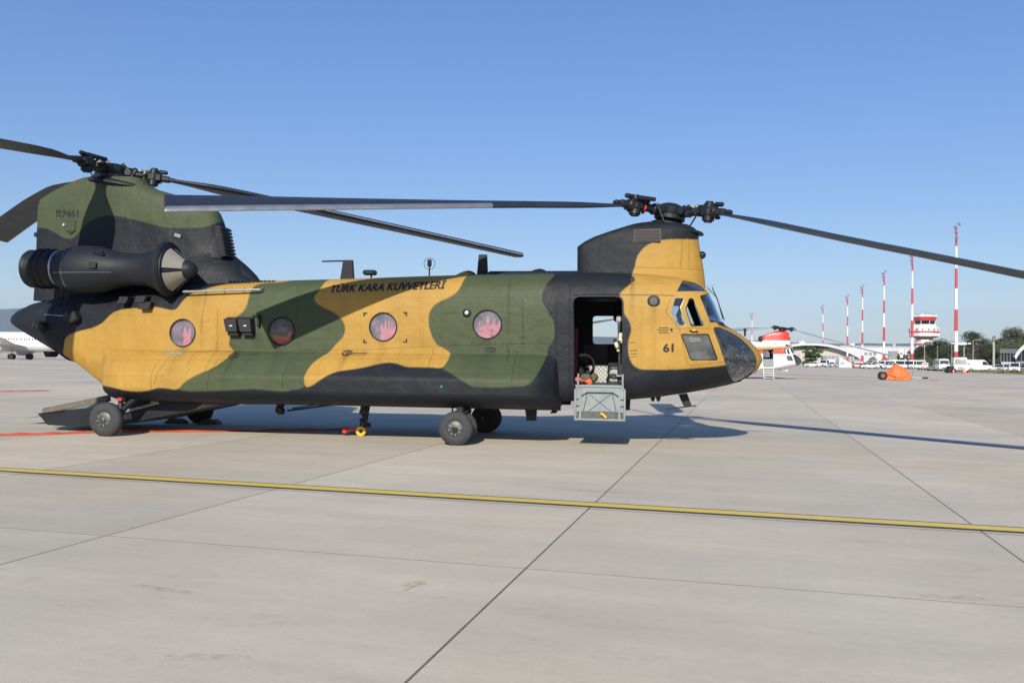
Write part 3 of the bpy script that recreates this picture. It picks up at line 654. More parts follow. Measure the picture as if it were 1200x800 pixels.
b.prism([(xa-.02, zb-.04), (xb+.02, zb-.04), (xb-.02, zt), (xa+.05, zt)], -.05, .05); b.build('blade_aerial', M['black'], heli, smooth=0)
b = MB(); P0 = HL(377.5, 305.7, 0); b.tube([(P0[0], 0, P0[2]-.01), (xb-.05, 0, zt-.01)], .016, 6); b.build('aerial_arm', M['black'], heli)
b = MB(); x, _, z = HL(433.5, 319.5, -.2); b.box((x, -.2, z), (.26, .2, .10), bev=.03); b.cyl((x+.03, -.2, z-.05), (x+.03, -.2, z-.25), .02, n=6); b.build('satellite_aerial', M['black'], heli)
b = MB(); x, _, z = HL(503.3, 309, 0); b.cyl((x, 0, z-.25), (x, 0, z), .016, n=8); b.lathe((x, 0, z-.06), (0, 0, 1), [(0, .03), (.03, .045), (.13, .045), (.15, .02)], 12); b.torus((x, 0, z), (0, 1, 0), .115, .006, 28, 5); b.build('loop_aerial', M['ink'], heli)
b = MB(); xa = HL(559, 319, 0)[0]; xb = HL(572, 319, 0)[0]; zt = HL(565, 298.5, 0)[2]; zb = top_f(xa); b.prism([(xa, zb-.04), (xb, zb-.04), (xb-.03, zt), (xa+.04, zt)], -.05, .05); b.build('blade_aerial', M['black'], heli, smooth=0)
# chaff and flare boxes on the flank
for k in range(2):
    x, _, z = HL(270.5+k*16.5, 379, -1.4); b = MB()
    vs = []
    for yy, dz, s_ in ((-1.20, .02, 1), (-1.44, -.04, .94)):
        for a, c in ((-.145, .125), (.125, .125), (.155, -.125), (-.085, -.125)): vs.append((x+a*s_, yy, z+c*s_+dz))
    b.add(vs, [(0, 1, 2, 3), (7, 6, 5, 4), (0, 4, 5, 1), (1, 5, 6, 2), (2, 6, 7, 3), (3, 7, 4, 0)])
    b.box((x+.03, -1.30, z-.19), (.22, .16, .08), bev=.01)
    o = b.build('flare_dispenser', M['ink'], heli, smooth=0)
    b = MB(); b.box((x+.03, -1.455, z-.045), (.055, .012, .02)); b.build('placard', M['white'], o)
b = MB(); x, _, z = HL(303, 378, -1.3); b.box((x, -1.28, z+.03), (.05, .08, .22), bev=.01); b.box((x-.06, -1.27, z+.14), (.16, .03, .03)); b.build('dispenser_bracket', M['black'], heli)

# ---- engines
def engine(side):
    y = side*1.30; b = MB(); ax = (1, 0, 0)
    ze = 3.29
    b.lathe((-12.80, y, ze), ax, [(0, .30), (.02, .37), (.05, .385), (.12, .37), (.14, .385), (.26, .375), (.28, .41), (.31, .375), (.40, .375), (.42, .41), (.45, .375), (.56, .375), (.58, .40), (.66, .34)], 36, caps=False)
    b.lathe((-12.76, y, ze), ax, [(0, .36), (.5, .30), (.55, .02)], 30, caps=False)
    exh = b.build('exhaust_duct', M['rotor'], heli)
    b = MB(); b.lathe((-12.15, y, ze), ax, [(0, .35), (.01, .37), (.05, .37), (.06, .35)], 36); b.build('clamp_ring', M['silver'], exh)
    b = MB(); b.lathe((-12.10, y, ze-.02), ax, [(0, .37), (.22, .44), (.5, .48), (.85, .465), (1.1, .40), (1.3, .34), (1.6, .315), (1.88, .33), (2.08, .40), (2.24, .50), (2.29, .54), (2.35, .545), (2.39, .51)], 40); nac = b.build('engine_nacelle', M['black'], heli)
    b = MB(); b.box((-11.12, y+side*.445, ze+.02), (.17, .03, .13), bev=.01); b.build('nacelle_vent', M['ink'], nac)
    b = MB(); b.box((-11.05, y+side*.36, ze+.26), (.2, .03, .1), rotm(side*-.6, 0, 0)); b.build('nacelle_vent', M['ink'], nac)
    b = MB()
    for k in range(30):
        t = k/29; b.box((-11.95+1.2*t, y+side*(.43+.04*math.sin(math.pi*t)), ze-.12+.00*t), (.014, .012, .014))
        if k < 16: a = -.9+k*.12; b.box((-11.80, y+side*.455*math.cos(a), ze-.02+.455*math.sin(a)), (.014, .02, .014))
    b.build('fastener_row', M['steel'], nac, kind='stuff')
    # intake screen: four cloth covered cone panels between dark ribs
    c0, c1, r0, r1 = -9.72, -9.36, .46, .16
    b = MB(); b.lathe((c0, y, ze-.03), ax, [(0, r0-.02), (c1-c0, r1-.02)], 32); b.lathe((c0-.01, y, ze-.03), ax, [(0, r0+.03), (.05, r0+.02), (.06, r0-.03)], 36)
    b.lathe((c1-.03, y, ze-.03), ax, [(0, r1+.025), (.08, r1+.01), (.15, r1-.03), (.20, r1*.45), (.22, .02)], 24)
    scr = b.build('intake_screen', M['black'], heli)
    for k in range(4):
        a0 = math.pi/2*k+.13+.12; a1 = math.pi/2*(k+1)-.13+.12; vs = []; fs = []; n = 9
        for t in (0.06, .92):
            for i in range(n):
                a = a0+(a1-a0)*i/(n-1); r = r0+(r1-r0)*t+.006; vs.append((c0+(c1-c0)*t, y+r*math.cos(a), ze-.03+r*math.sin(a)))
        for i in range(n-1): fs.append((i, i+1, n+i+1, n+i))
        bb = MB(); bb.add(vs, fs); bb.build('screen_panel', M['tan'], scr)
    b = MB(); b.box((-11.1, side*.85, ze), (1.7, .7, .42), bev=.08); b.build('engine_mount', M['black'], heli)
    b = MB()
    for q in ((-12.1, -.38), (-11.95, -.38)): b.tube([(q[0], y-side*.05, ze+q[1]), (q[0]-.35, side*.9, ze-.75)], .014, 6)
    b.build('engine_strut', M['hubm'], heli)
engine(-1); engine(1)
for a, b_, w, h in ((146, 350.5, .20, .10), (166.5, 349.5, .22, .10), (171, 357, .26, .12)):
    x, _, z = HL(a, b_, -1.25); b = MB(); b.box((x, -1.2, z), (w, .22, h), bev=.015); b.box((x, -1.28, z-h*.55), (w*.9, .12, .05)); b.build('drain_step', M['ink'], heli)
# tail cone fittings
for a, b_, s_ in ((86, 372, .17), (44, 382, .12)):
    x, _, z = HL(a, b_, -1.15); yy = -ysk(x, z); b = MB(); b.box((x+.03, yy-.06, z), (s_*1.3, .26, s_*1.2), rotm(0, -.5, 0), bev=.03); b.cyl((x-.03, yy-.02, z+.0), (x-.1, yy-.16, z+.03), s_*.5, n=14); o = b.build('missile_warning_sensor', M['ink'], heli)
    b = MB(); b.torus((x-.03, yy-.02, z), (0, 1, 0), s_*.95, .012, 20, 5); b.build('sensor_ring', M['hubm'], o)
b = MB(); P0 = SP(53, 368.5); P1 = SP(75, 370); b.tube([(P0[0], P0[1]-.02, P0[2]), (P1[0], P1[1]-.02, P1[2])], .008, 5); b.build('static_line', M['bolt'], heli)
b = MB(); x, _, z = HL(61, 415, -.7); b.prism([(x-.06, z+.06), (x+.12, z+.06), (x+.04, z-.05), (x+.0, z-.06)], -.9, -.6); b.build('drain_fin', M['black'], heli)

# ---- door: folded steps hanging outside, hand posts, gear inside
xd0, xd1 = HL(672.5, 490, -1.45)[0], HL(733, 490, -1.45)[0]; zs1 = HL(700, 452.5, -1.42)[2]; zs0 = HL(700, 493, -1.46)[2]
ys = -1.43
st = thing('door_step', (0, 0, 0)); st.parent = heli; del st
b = MB(); w = xd1-xd0; o_ = .05
b.box(((xd0+xd1)/2, ys, zs0+.02), (w, .05, .04), bev=.01)
for x in (xd0+.02, xd1-.02): b.box((x, ys, (zs0+zs1)/2-.01), (.04, .05, zs1-zs0-.08), bev=.01)
b.tube([(xd0+.02, ys, zs1-.08), (xd0+.06, ys, zs1-.01), (xd0+.14, ys, zs1+.0), (xd1-.14, ys, zs1+.0), (xd1-.06, ys, zs1-.01), (xd1-.02, ys, zs1-.08)], .02, 8)
b.box((xd0+.11, ys-.01, (zs0+zs1)/2), (.03, .03, zs1-zs0-.06)); b.box((xd1-.11, ys-.01, (zs0+zs1)/2), (.03, .03, zs1-zs0-.06))
step = [o for o in heli.children if o.name.startswith('door_step')][0]
b.build('step_frame', M['stepgrey'], step)
b = MB(); b.box(((xd0+xd1)/2, ys+.012, zs0+.385), (w-.06, .02, .44), bev=.005); b.build('step_panel', M['stepgrey'], step)
b = MB(); x0_, x1_ = xd0+.15, xd1-.15; za_, zb_ = zs0+.18, zs0+.50
for A_, B_ in (((x0_+.12, za_), (x1_-.12, zb_-.02)), ((x0_+.12, zb_-.02), (x1_-.12, za_)), ((x0_+.02, za_), (x0_+.09, zb_)), ((x1_-.02, za_), (x1_-.09, zb_))): b.tube([(A_[0], ys-.006, A_[1]), (B_[0], ys-.006, B_[1])], .006, 5)
b.tube([(x0_-.02, ys-.02, zb_-.06), (x0_+.08, ys-.03, zb_+.01), (x1_-.08, ys-.03, zb_+.01), (x1_+.02, ys-.02, zb_-.06)], .009, 6); b.build('step_brace', M['rim'], step)
b = MB(); b.box(((xd0+xd1)/2, ys+.02, zs0+.10), (w-.10, .04, .14)); b.build('step_slot', M['rim'], step)
b = MB(); b.tube([((xd0+xd1)/2+.02, ys-.04, zs0+.14), ((xd0+xd1)/2+.07, ys-.04, zs0+.11), ((xd0+xd1)/2+.12, ys-.04, zs0+.06)], .022, 7); b.build('strap_end', M['yellow'], step)
b = MB()
for x in (xd0+.06, xd1-.06):
    for k in range(3): b.cyl((x-.03, ys-.035, zs0+.16+.12*k), (x+.03, ys-.035, zs0+.16+.12*k), .014, n=6)
    b.cyl((x+(.0 if x < -1 else 0), -1.36, zs1-.15), (x, -1.30, zs1+.22), .02, n=8)
b.build('hinge_rod', M['steel'], step)
FZ = HL(700, 449, -1.15)[2]
# cabin floor and bulkheads
b = MB(); b.box((-5.9, 0, FZ-.05), (10.3, 1.9, .05)); b.build('cabin_floor', M['rim'], heli)
b = MB(); b.box((-1.31, -1.15, FZ-.055), (.90, .14, .06), bev=.02); b.build('door_sill', M['steel'], heli)
def boxpx(px0, py0, px1, py1, yl, dep, name, mt, bev=.01, **k):
    A_, B_ = HL(px0, py0, yl), HL(px1, py1, yl); b = MB(); b.box(((A_[0]+B_[0])/2, yl+dep/2, (A_[2]+B_[2])/2), (B_[0]-A_[0], dep, A_[2]-B_[2]), bev=bev); return b.build(name, mt, heli, **k)
def quilted(px0, py0, px1, py1, yl, name, mt, dx=.085):
    A_, B_ = HL(px0, py0, yl), HL(px1, py1, yl); b = MB(); nx, nz = int((B_[0]-A_[0])/dx)+1, int((A_[2]-B_[2])/dx)+1
    vs = []; fs = []; NX, NZ = nx*4, nz*4
    for j in range(NZ+1):
        for i in range(NX+1):
            u, v = i/NX*nx, j/NZ*nz; h = .022*abs(math.sin(math.pi*(u+v)/1.0))*abs(math.sin(math.pi*(u-v)/1.0)); vs.append((A_[0]+(B_[0]-A_[0])*i/NX, yl-h, A_[2]+(B_[2]-A_[2])*j/NZ))
    for j in range(NZ):
        for i in range(NX): q = j*(NX+1)+i; fs.append((q, q+1, q+NX+2, q+NX+1))
    b.add(vs, fs); return b.build(name, mt, heli, smooth=180)
quilted(684, 404, 712, 431, 1.10, 'quilted_wall_liner', M['quilt'])
quilted(691, 428.5, 712, 448, .75, 'quilted_wall_liner', M['silverq'], .11)
boxpx(713, 403, 724, 448, 1.0, .05, 'wall_panel', M['inner'])
boxpx(713.5, 430, 725, 448, .55, .2, 'equipment_box', M['silverq'], .03)
b = MB(); A_ = HL(720, 436, .5); b.torus((A_[0], .5, A_[2]), (0, 1, .3), .13, .016, 24, 6); b.torus((A_[0]-.03, .5, A_[2]-.16), (0, 1, .2), .12, .016, 24, 6); b.build('hose_coil', M['ink'], heli)
b = MB(); A_ = HL(684, 427, -.2); 
for k in range(4): b.torus((A_[0]+.02*k, -.2+.1*k, A_[2]-.03*k), (.2*k, 1, .3-.1*k), .20-.02*k, .022, 24, 6)
b.sphere((A_[0]-.1, -.1, A_[2]-.16), .12, 10, 7); b.build('headset_cables', M['ink'], heli)
boxpx(680, 438, 692, 448.5, -.7, .3, 'canvas_bag', M['olive'], .04); boxpx(691.5, 437, 700, 448, -.5, .3, 'canvas_bag', M['olive'], .05)
b = MB(); A_ = HL(682, 446, -1.0)
b.loft([[(A_[0]-.12+.3*t, -1.02+.05*math.cos(a), A_[2]+.02-.05*t+(.04+.03*math.sin(t*9))*math.sin(a)) for a in np.linspace(0, 2*math.pi, 9)[:-1]] for t in np.linspace(0, 1, 8)]); b.build('red_cloth', M['hose'], heli)
boxpx(673, 384, 675.5, 440, -.5, .3, 'troop_seat_end', mat('dark_red_canvas', (.16, .015, .02), .8))
# swivelling gun mount post in the doorway
b = MB(); A_, B_ = HL(725, 378, -.95), HL(726.5, 448, -.95); b.tube([(A_[0], -.95, A_[2]), (B_[0], -.95, B_[2])], .022, 8); b.tube([(A_[0]+.09, -.98, A_[2]+.0), (B_[0]+.06, -.98, B_[2])], .03, 8); b.build('door_post', M['rim'], heli)
boxpx(722, 370.5, 728, 377.5, -1.0, .1, 'post_head', mat('grey_plastic', (.32, .31, .30), .5), .02)
boxpx(723.5, 426, 731, 440, -1.02, .14, 'post_box', M['ink'], .02); boxpx(722, 439, 730, 441.5, -1.08, .1, 'post_bracket', M['steel'])
b = MB(); A_ = HL(727, 398, -1.02)
for dx, dz, sx, sz in ((0, .05, .07, .16), (-.07, -.10, .07, .12), (.02, -.02, .05, .1), (-.04, -.2, .05, .06)): b.box((A_[0]+dx, -1.02, A_[2]+dz), (sx, .05, sz), rotm(0, dz*3, 0), bev=.02)
b.build('latch_cluster', mat('pale_yellow_metal', (.55, .58, .36), .45, var=.3, scale=20), heli)
b = MB(); A_, B_ = HL(720, 397, -.9), HL(724, 410, -.9); b.tube([(A_[0], -.9, A_[2]), (B_[0], -.9, B_[2])], .03, 7); b.build('grip_handle', M['ink'], heli)
boxpx(722, 347, 731, 372, 1.0, .1, 'roof_equipment', M['inner'])
b = MB(); A_ = HL(716, 368, 1.05); b.box((A_[0]+.22, 1.05, A_[2]-.05), (.34, .12, .22), bev=.04); b.build('overhead_unit', M['inner'], heli)
# troop seats along the near wall, seen through the cabin windows
seat_shapes = {0: [(-.07, .10, .20), (.03, .07, .14)], 2: [(-.17, .05, .02), (-.10, .05, .10), (-.02, .055, .24), (.05, .05, .20), (.105, .03, .27), (.19, .05, .06)], 3: [(-.19, .05, .12), (-.12, .05, .02), (-.03, .06, .26), (.05, .03, .08), (.095, .045, .22), (.18, .05, .10)]}
for k, (x_, z_, r_) in enumerate(PC):
    b = MB()
    if k == 1:
        b.box((x_-.02, -1.08, z_-.18), (.5, .10, .17), rotm(.3, .12, 0), bev=.03); b.box((x_+.10, -1.1, z_-.07), (.06, .05, .16), rotm(.2, .5, 0), bev=.02); b.build('troop_seat', mat('bright_red_seat', (.75, .05, .05), .7), heli)
        b = MB(); b.box((x_, -1.06, z_+.10), (.60, .03, .36)); b.build('window_dark_backing', M['ink'], heli); continue  # black sheet added behind the dome so its upper half reads dark
    xl, xr = (x_-.12, x_+.05) if k == 0 else (x_-.13 if k == 2 else x_-.22, x_+.26)
    b.prism([(xl, z_-.30), (xr, z_-.30), (xr, z_+.01), (xl+.02, z_-.02)], -1.03, -1.0)
    for dx, w_, h_ in seat_shapes[k]:
        b.loft([[(x_+dx-w_/2*(1-.75*t), -1.035, z_-.06+(h_+.04)*t), (x_+dx+w_/2*(1-.75*t), -1.035, z_-.06+(h_+.04)*t), (x_+dx+w_/2*(1-.75*t), -1.02, z_-.06+(h_+.04)*t), (x_+dx-w_/2*(1-.75*t), -1.02, z_-.06+(h_+.04)*t)] for t in (0, .55, 1)])
    b.build('troop_seat', M['pinkred'], heli)
    if k > 1:
        b = MB()
        for dx, dz in (((-.19, -.02), (-.18, -.10), (-.16, -.17)) if k == 2 else ((.05, -.10), (.05, -.20), (-.17, -.02), (-.17, -.11))): b.box((x_+dx, -1.045, z_+dz), (.07, .012, .04), rotm(0, -.25, 0))
        b.build('seat_frame_gap', M['rim'], heli)
# cockpit
for s_ in (-1, 1):
    b = MB(); x = .05; b.box((x, s_*.55, 1.62), (.5, .5, .12), bev=.04); b.box((x-.28, s_*.55, 2.05), (.12, .5, .85), rotm(0, -.12, 0), bev=.05); b.box((x-.33, s_*.55, 2.52), (.1, .28, .2), bev=.04); b.build('pilot_seat', M['ink'], heli)
b = MB(); b.box((.86, 0, 1.95), (.10, 1.30, .42), rotm(0, .25, 0), bev=.03); b.box((.86, 0, 2.17), (.30, 1.36, .04), bev=.015); b.build('instrument_panel', M['inner'], heli)
b = MB(); P_ = HL(837, 372.5, -.5); b.box((P_[0]-.02, -.45, P_[2]), (.30, .36, .012), rotm(.25, .15, 0)); b.build('paper_sheet', M['white'], heli)
b = MB(); b.box((-.62, 0, 2.6), (.05, 2.1, .9)); b.build('cockpit_bulkhead', M['inner'], heli)
b = MB(); b.box((.12, 0, 1.22), (1.3, 1.5, .05)); b.build('cockpit_floor', M['hubm'], heli)
xs_ = np.linspace(.72, 1.62, 14); b = MB(); b.prism([(x, bot_f(x)+.09) for x in xs_]+[(x, max(top_f(x)-.10, bot_f(x)+.12)) for x in xs_[::-1]], .0, .03); b.build('footwell_divider', M['inner'], heli, smooth=0)
b = MB(); b.box((.34, -.62, 1.72), (.86, .03, .6)); b.build('door_inner_liner', mat('liner_grey', (.17, .175, .18), .8, var=.3, scale=4), heli)
rnd_ = random.Random(3); b = MB(); b2 = MB()
for k in range(110):
    px, py = rnd_.uniform(850, 880), rnd_.uniform(404, 441)
    if py > 402+(px-848)*1.5+30: continue
    x, _, z = HL(px, py, -.42); y = -rnd_.uniform(.15, .5)
    (b if k % 2 else b2).box((x-.05, y, z), (rnd_.uniform(.02, .08), .03, rnd_.uniform(.012, .05)), rotm(rnd_.random(), rnd_.random()*2, rnd_.random()), bev=.008)
    if k % 6 == 0: b.tube([(x-.05, y, z), (x-.12, y, z-.10), (x-.20, y, z-.12)], .008, 5)
b.build('rudder_pedals', mat('pedal_grey', (.07, .075, .08), .5), heli); b2.build('pedal_fittings', mat('pale_fittings', (.30, .31, .33), .5, var=.5, scale=30), heli)
for py in (417.5, 424):
    x, _, z = HL(884, py, -.14); b = MB(); b.lathe((x-.12, -.16, z), (.9, -.45, 0), [(0, .03), (.03, .048), (.05, .048)], 14); b.lathe((x-.12+.045, -.16-.0225, z), (.9, -.45, 0), [(0, .036), (.01, .02)], 12); b.build('search_light', M['silver'], heli)
b = MB(); b.tube([SP(833, 338)[:1]+(-.3,)+SP(833, 338)[2:], (HL(840, 352, -.3)[0]+.02, -.3, HL(840, 352, -.3)[2]), (HL(847, 374, -.3)[0], -.32, HL(847, 374, -.3)[2])], .010, 6)
b.tube([(HL(829, 337, -.3)[0], -.3, HL(829, 337, -.3)[2]), (HL(838, 350, -.3)[0]+.03, -.3, HL(838, 350, -.3)[2]+.02), (HL(848, 375, -.3)[0]+.02, -.25, HL(848, 375, -.3)[2])], .008, 6)
b.build('windscreen_wiper', M['ink'], heli)
b = MB(); A_ = HL(829, 335, -.2); b.tube([(A_[0]-.03, -.2, A_[2]), (A_[0]+.05, -.2, A_[2]+.0), (A_[0]+.15, -.2, A_[2]+.03)], .008, 5); b.build('temperature_probe', M['steel'], heli)
b = MB(); A_ = HL(873, 386.5, 0); b.sphere((A_[0], 0, A_[2]), .03, 8, 6); b.cyl((A_[0], 0, A_[2]), (A_[0], 0, A_[2]-.12), .02, n=8); b.build('nose_probe', M['ink'], heli)

b = MB(); P0, P1 = HL(886, 408.5, 0), HL(929, 406.8, -.05); b.tube([(P0[0]-.1, 0, P0[2]-.02), (P0[0]+.1, 0, P0[2]), P1], [.045, .034, .022], 10); b.build('pitot_tube', mat('pitot_yellow', (.38, .23, .07), .5), heli)
# ---- fins and aerials under the belly
def fin(poly, y, name='belly_aerial', th=.05):
    b = MB(); b.prism([(HL(a, c, y)[0], HL(a, c, y)[2]) for a, c in poly], y-th/2, y+th/2); return b.build(name, M['black'], heli, smooth=0)
fin([(614, 468), (629.5, 468), (628.5, 492.5), (617.5, 492.5)], -.9, th=.09)
fin([(656, 468), (663, 468), (651.5, 484), (644.5, 484)], .5); fin([(732, 468), (739, 466), (738, 480.5), (733.5, 480.5)], -.4)
fin([(795, 462), (805, 460.5), (810.5, 474.5), (801.5, 476.5)], -.4, 'belly_wire_guide')
b = MB(); P0, P1 = HL(779.5, 480, -.4), HL(816, 474.3, -.4); b.box(((P0[0]+P1[0])/2, -.4, (P0[2]+P1[2])/2), (P1[0]-P0[0], .06, .022), rotm(0, -.14, 0)); b.build('guide_shoe', M['black'], heli)
for a in (765, 771.5):
    x, _, z = HL(a, 467, -.5); b = MB(); b.lathe((x, -.5, z+.1), (0, 0, -1), [(0, .05), (.09, .045), (.15, .022)], 10); b.build('drain_mast', M['hubm'], heli)
b = MB(); A_ = HL(491, 476, -.9); b.cyl((A_[0], -.9, A_[2]+.12), (A_[0], -.9, A_[2]+.02), .03, n=8); b.build('drain_plug', M['red'], heli)
# cargo hooks
def hook(px, py, yl, big, name='cargo_hook'):
    x, _, z = HL(px, py, yl); zt = .78; b = MB(); r_ = random.Random(px)
    b.tube([(x+.10, yl, zt), (x+.05, yl, (z+zt)/2), (x, yl, z+.02)], .045 if big else .03, 8)
    for k in range(7 if big else 4): b.box((x+r_.uniform(-.08, .08), yl+r_.uniform(-.06, .06), zt+(z-zt)*(k+.5)/7), (r_.uniform(.08, .17), .12, r_.uniform(.06, .14)), rotm(0, r_.uniform(-.6, .6), 0), bev=.02)
    b.torus((x-.02, yl, z+.05), (0, 1, 0), .06, .025, 18, 7); return b.build(name, M['hubm'], heli), (x, yl, z)
hook(328, 483, -.2, True); hk, (x, y, z) = hook(427, 500, -.35, True)
b = MB(); A_ = HL(423, 503, -.35); b.torus((A_[0], -.35, .10), (0, 1, 0), .075, .035, 20, 8); b.build('hook_end', M['yellow'], hk)
b = MB(); b.box((A_[0]-.18, -.35, .12), (.2, .05, .05), rotm(0, -.12, 0)); b.box((A_[0]-.33, -.35, .105), (.10, .12, .12), bev=.02); b.build('hook_sleeve', M['red'], hk)
hook(549, 484, .2, False)
b = MB(); A_, B_ = HL(337, 481, -.2), HL(405, 473, -.2); b.tube([(A_[0], -.2, A_[2]), (B_[0], -.2, B_[2]+.02)], .02, 6); b.tube([(A_[0]+.1, -.2, A_[2]+.05), (B_[0]-.3, -.2, B_[2]+.03)], .012, 5); b.build('hook_beam', M['hubm'], heli)
b = MB(); A_ = HL(392, 474, -.3); b.tube([(A_[0], -.3, .8), (A_[0]+.0, -.3, .55)], .008, 4)
b.tube([(A_[0]+.02, -.3, .42), (A_[0]+.2, -.3, .33), (A_[0]+.45, -.3, .38), (A_[0]+.75, -.3, .60)], .006, 4); b.build('loose_cable', M['steel'], heli)

# ---- wheels
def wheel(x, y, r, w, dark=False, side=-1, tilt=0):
    T = M['tyre_dark'] if dark else M['tyre']; wh = thing('wheel', (x, y, r-.012)); wh.parent = heli
    b = MB(); b.lathe((0, -w/2, 0), (0, 1, 0), [(.015, r*.48), (.0, r*.56), (.0, r*.66), (.012, r*.80), (.035, r*.92), (.06, r*.985), (w/2, r), (w-.06, r*.985), (w-.035, r*.92), (w-.012, r*.80), (w, r*.66), (w, r*.56), (w-.015, r*.48)], 40)
    for i, v in enumerate(b.v):
        if v[2] < -r+.022: b.v[i] = (v[0]*1.03, v[1]*1.06, -r+.012)
    b.build('tyre', T, wh)
    b = MB()
    for q in (.93, .96): pass
    b.lathe((0, -w/2-.004*1, 0), (0, 1, 0), [(0, r*.30), (.02, r*.46), (.03, r*.50), (w+.008-.03, r*.50), (w+.008-.02, r*.46), (w+.008, r*.30)], 28)
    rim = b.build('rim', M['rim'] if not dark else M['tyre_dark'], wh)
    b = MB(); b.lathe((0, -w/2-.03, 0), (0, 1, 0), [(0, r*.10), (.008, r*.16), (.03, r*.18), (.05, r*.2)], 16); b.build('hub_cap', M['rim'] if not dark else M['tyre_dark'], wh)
    if not dark:
        for k in range(8):
            a = 2*math.pi*k/8+.2; b = MB(); b.cyl((math.cos(a)*r*.33, -w/2-.015, math.sin(a)*r*.33), (math.cos(a)*r*.33, -w/2+.01, math.sin(a)*r*.33), r*.035, n=6); b.build('wheel_bolt', M['bolt'], wh)
    return wh
XG = -3.86; XA = -10.72
wheel(XG, -1.60, .318, .20); wheel(XG, -1.22, .318, .20)
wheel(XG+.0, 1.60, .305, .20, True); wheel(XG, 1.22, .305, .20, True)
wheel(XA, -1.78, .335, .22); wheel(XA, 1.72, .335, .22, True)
for s_ in (-1, 1):
    b = MB(); b.cyl((XG, s_*1.0, .30), (XG, s_*1.75, .30), .05, n=10); b.box((XG+.04, s_*1.40, .62), (.13, .13, .55), bev=.02); b.cyl((XG-.12, s_*1.38, .9), (XG-.12, s_*1.38, .45), .018, n=6); b.cyl((XG+.05, s_*1.40, .5), (XG+.32, s_*1.15, .85), .03, n=8); b.build('landing_gear_leg', M['hubm'], heli)
    b = MB(); b.cyl((XA, s_*1.35, .30), (XA, s_*1.72, .30), .05, n=10); b.tube([(XA, s_*1.5, .32), (XA+.25, s_*1.45, .62), (XA+.55, s_*1.35, .9)], .06, 8); b.cyl((XA+.1, s_*1.5, .4), (XA+.05, s_*1.4, 1.0), .045, n=8); b.box((XA+.12, s_*1.45, .72), (.18, .14, .16), bev=.03); b.build('landing_gear_leg', M['hubm'], heli)
b = MB(); b.box((XA+.12, -1.55, .70), (.10, .05, .05)); b.build('gear_flag', M['red'], heli)

# ---- loading ramp
hx0 = HL(245, 475, -.9)[0]; tipx = HL(46, 484, -1.0)[0]; 
b = MB(); zt = HL(46, 484, -1.0)[2]; x170 = -10.9
poly = [(tipx, zt), (tipx+.22, zt-.22), (tipx+.25, .12), (-12.0, .10), (-11.0, .14), (-9.35, .50), (-9.0, .70), (-10.3, .72), (-11.2, .52), (-12.0, .45)]
b.prism(poly, -1.05, -.97); b.prism(poly, .97, 1.05); b.build('ramp_side_wall', M['black'], heli, smooth=0)
b = MB(); b.prism([(tipx+.05, zt-.09), (tipx+.25, .13), (-11.0, .15), (-9.35, .52), (-9.1, .68), (-11.0, .36)], -.968, .968); b.build('ramp_floor', M['steel'], heli, smooth=0)
b = MB(); A_, B_ = HL(53, 479, .9), HL(128, 464, .9); b.box(((A_[0]+B_[0])/2, .88, (A_[2]+B_[2])/2-.05), (B_[0]-A_[0]+.1, .12, .15), rotm(0, -math.atan2(B_[2]-A_[2], B_[0]-A_[0]), 0), bev=.03); b.build('ramp_extension', mat('worn_tan_rubber', (.13, .115, .085), .8, var=.25, scale=8), heli)
b = MB(); b.add([(A_[0], .80, A_[2]-.13), (B_[0], .80, B_[2]-.10), (B_[0], .2, B_[2]-.3), (A_[0], .2, A_[2]-.18)], [(0, 1, 2, 3)]); b.build('ramp_liner', M['stepgrey'], heli)
b = MB(); b.tube([(-10.9, -1.08, .40), (-10.1, -1.08, .62)], .03, 8); b.box((-10.15, -1.06, .63), (.18, .08, .08), bev=.02); b.build('ramp_actuator', M['steel'], heli)

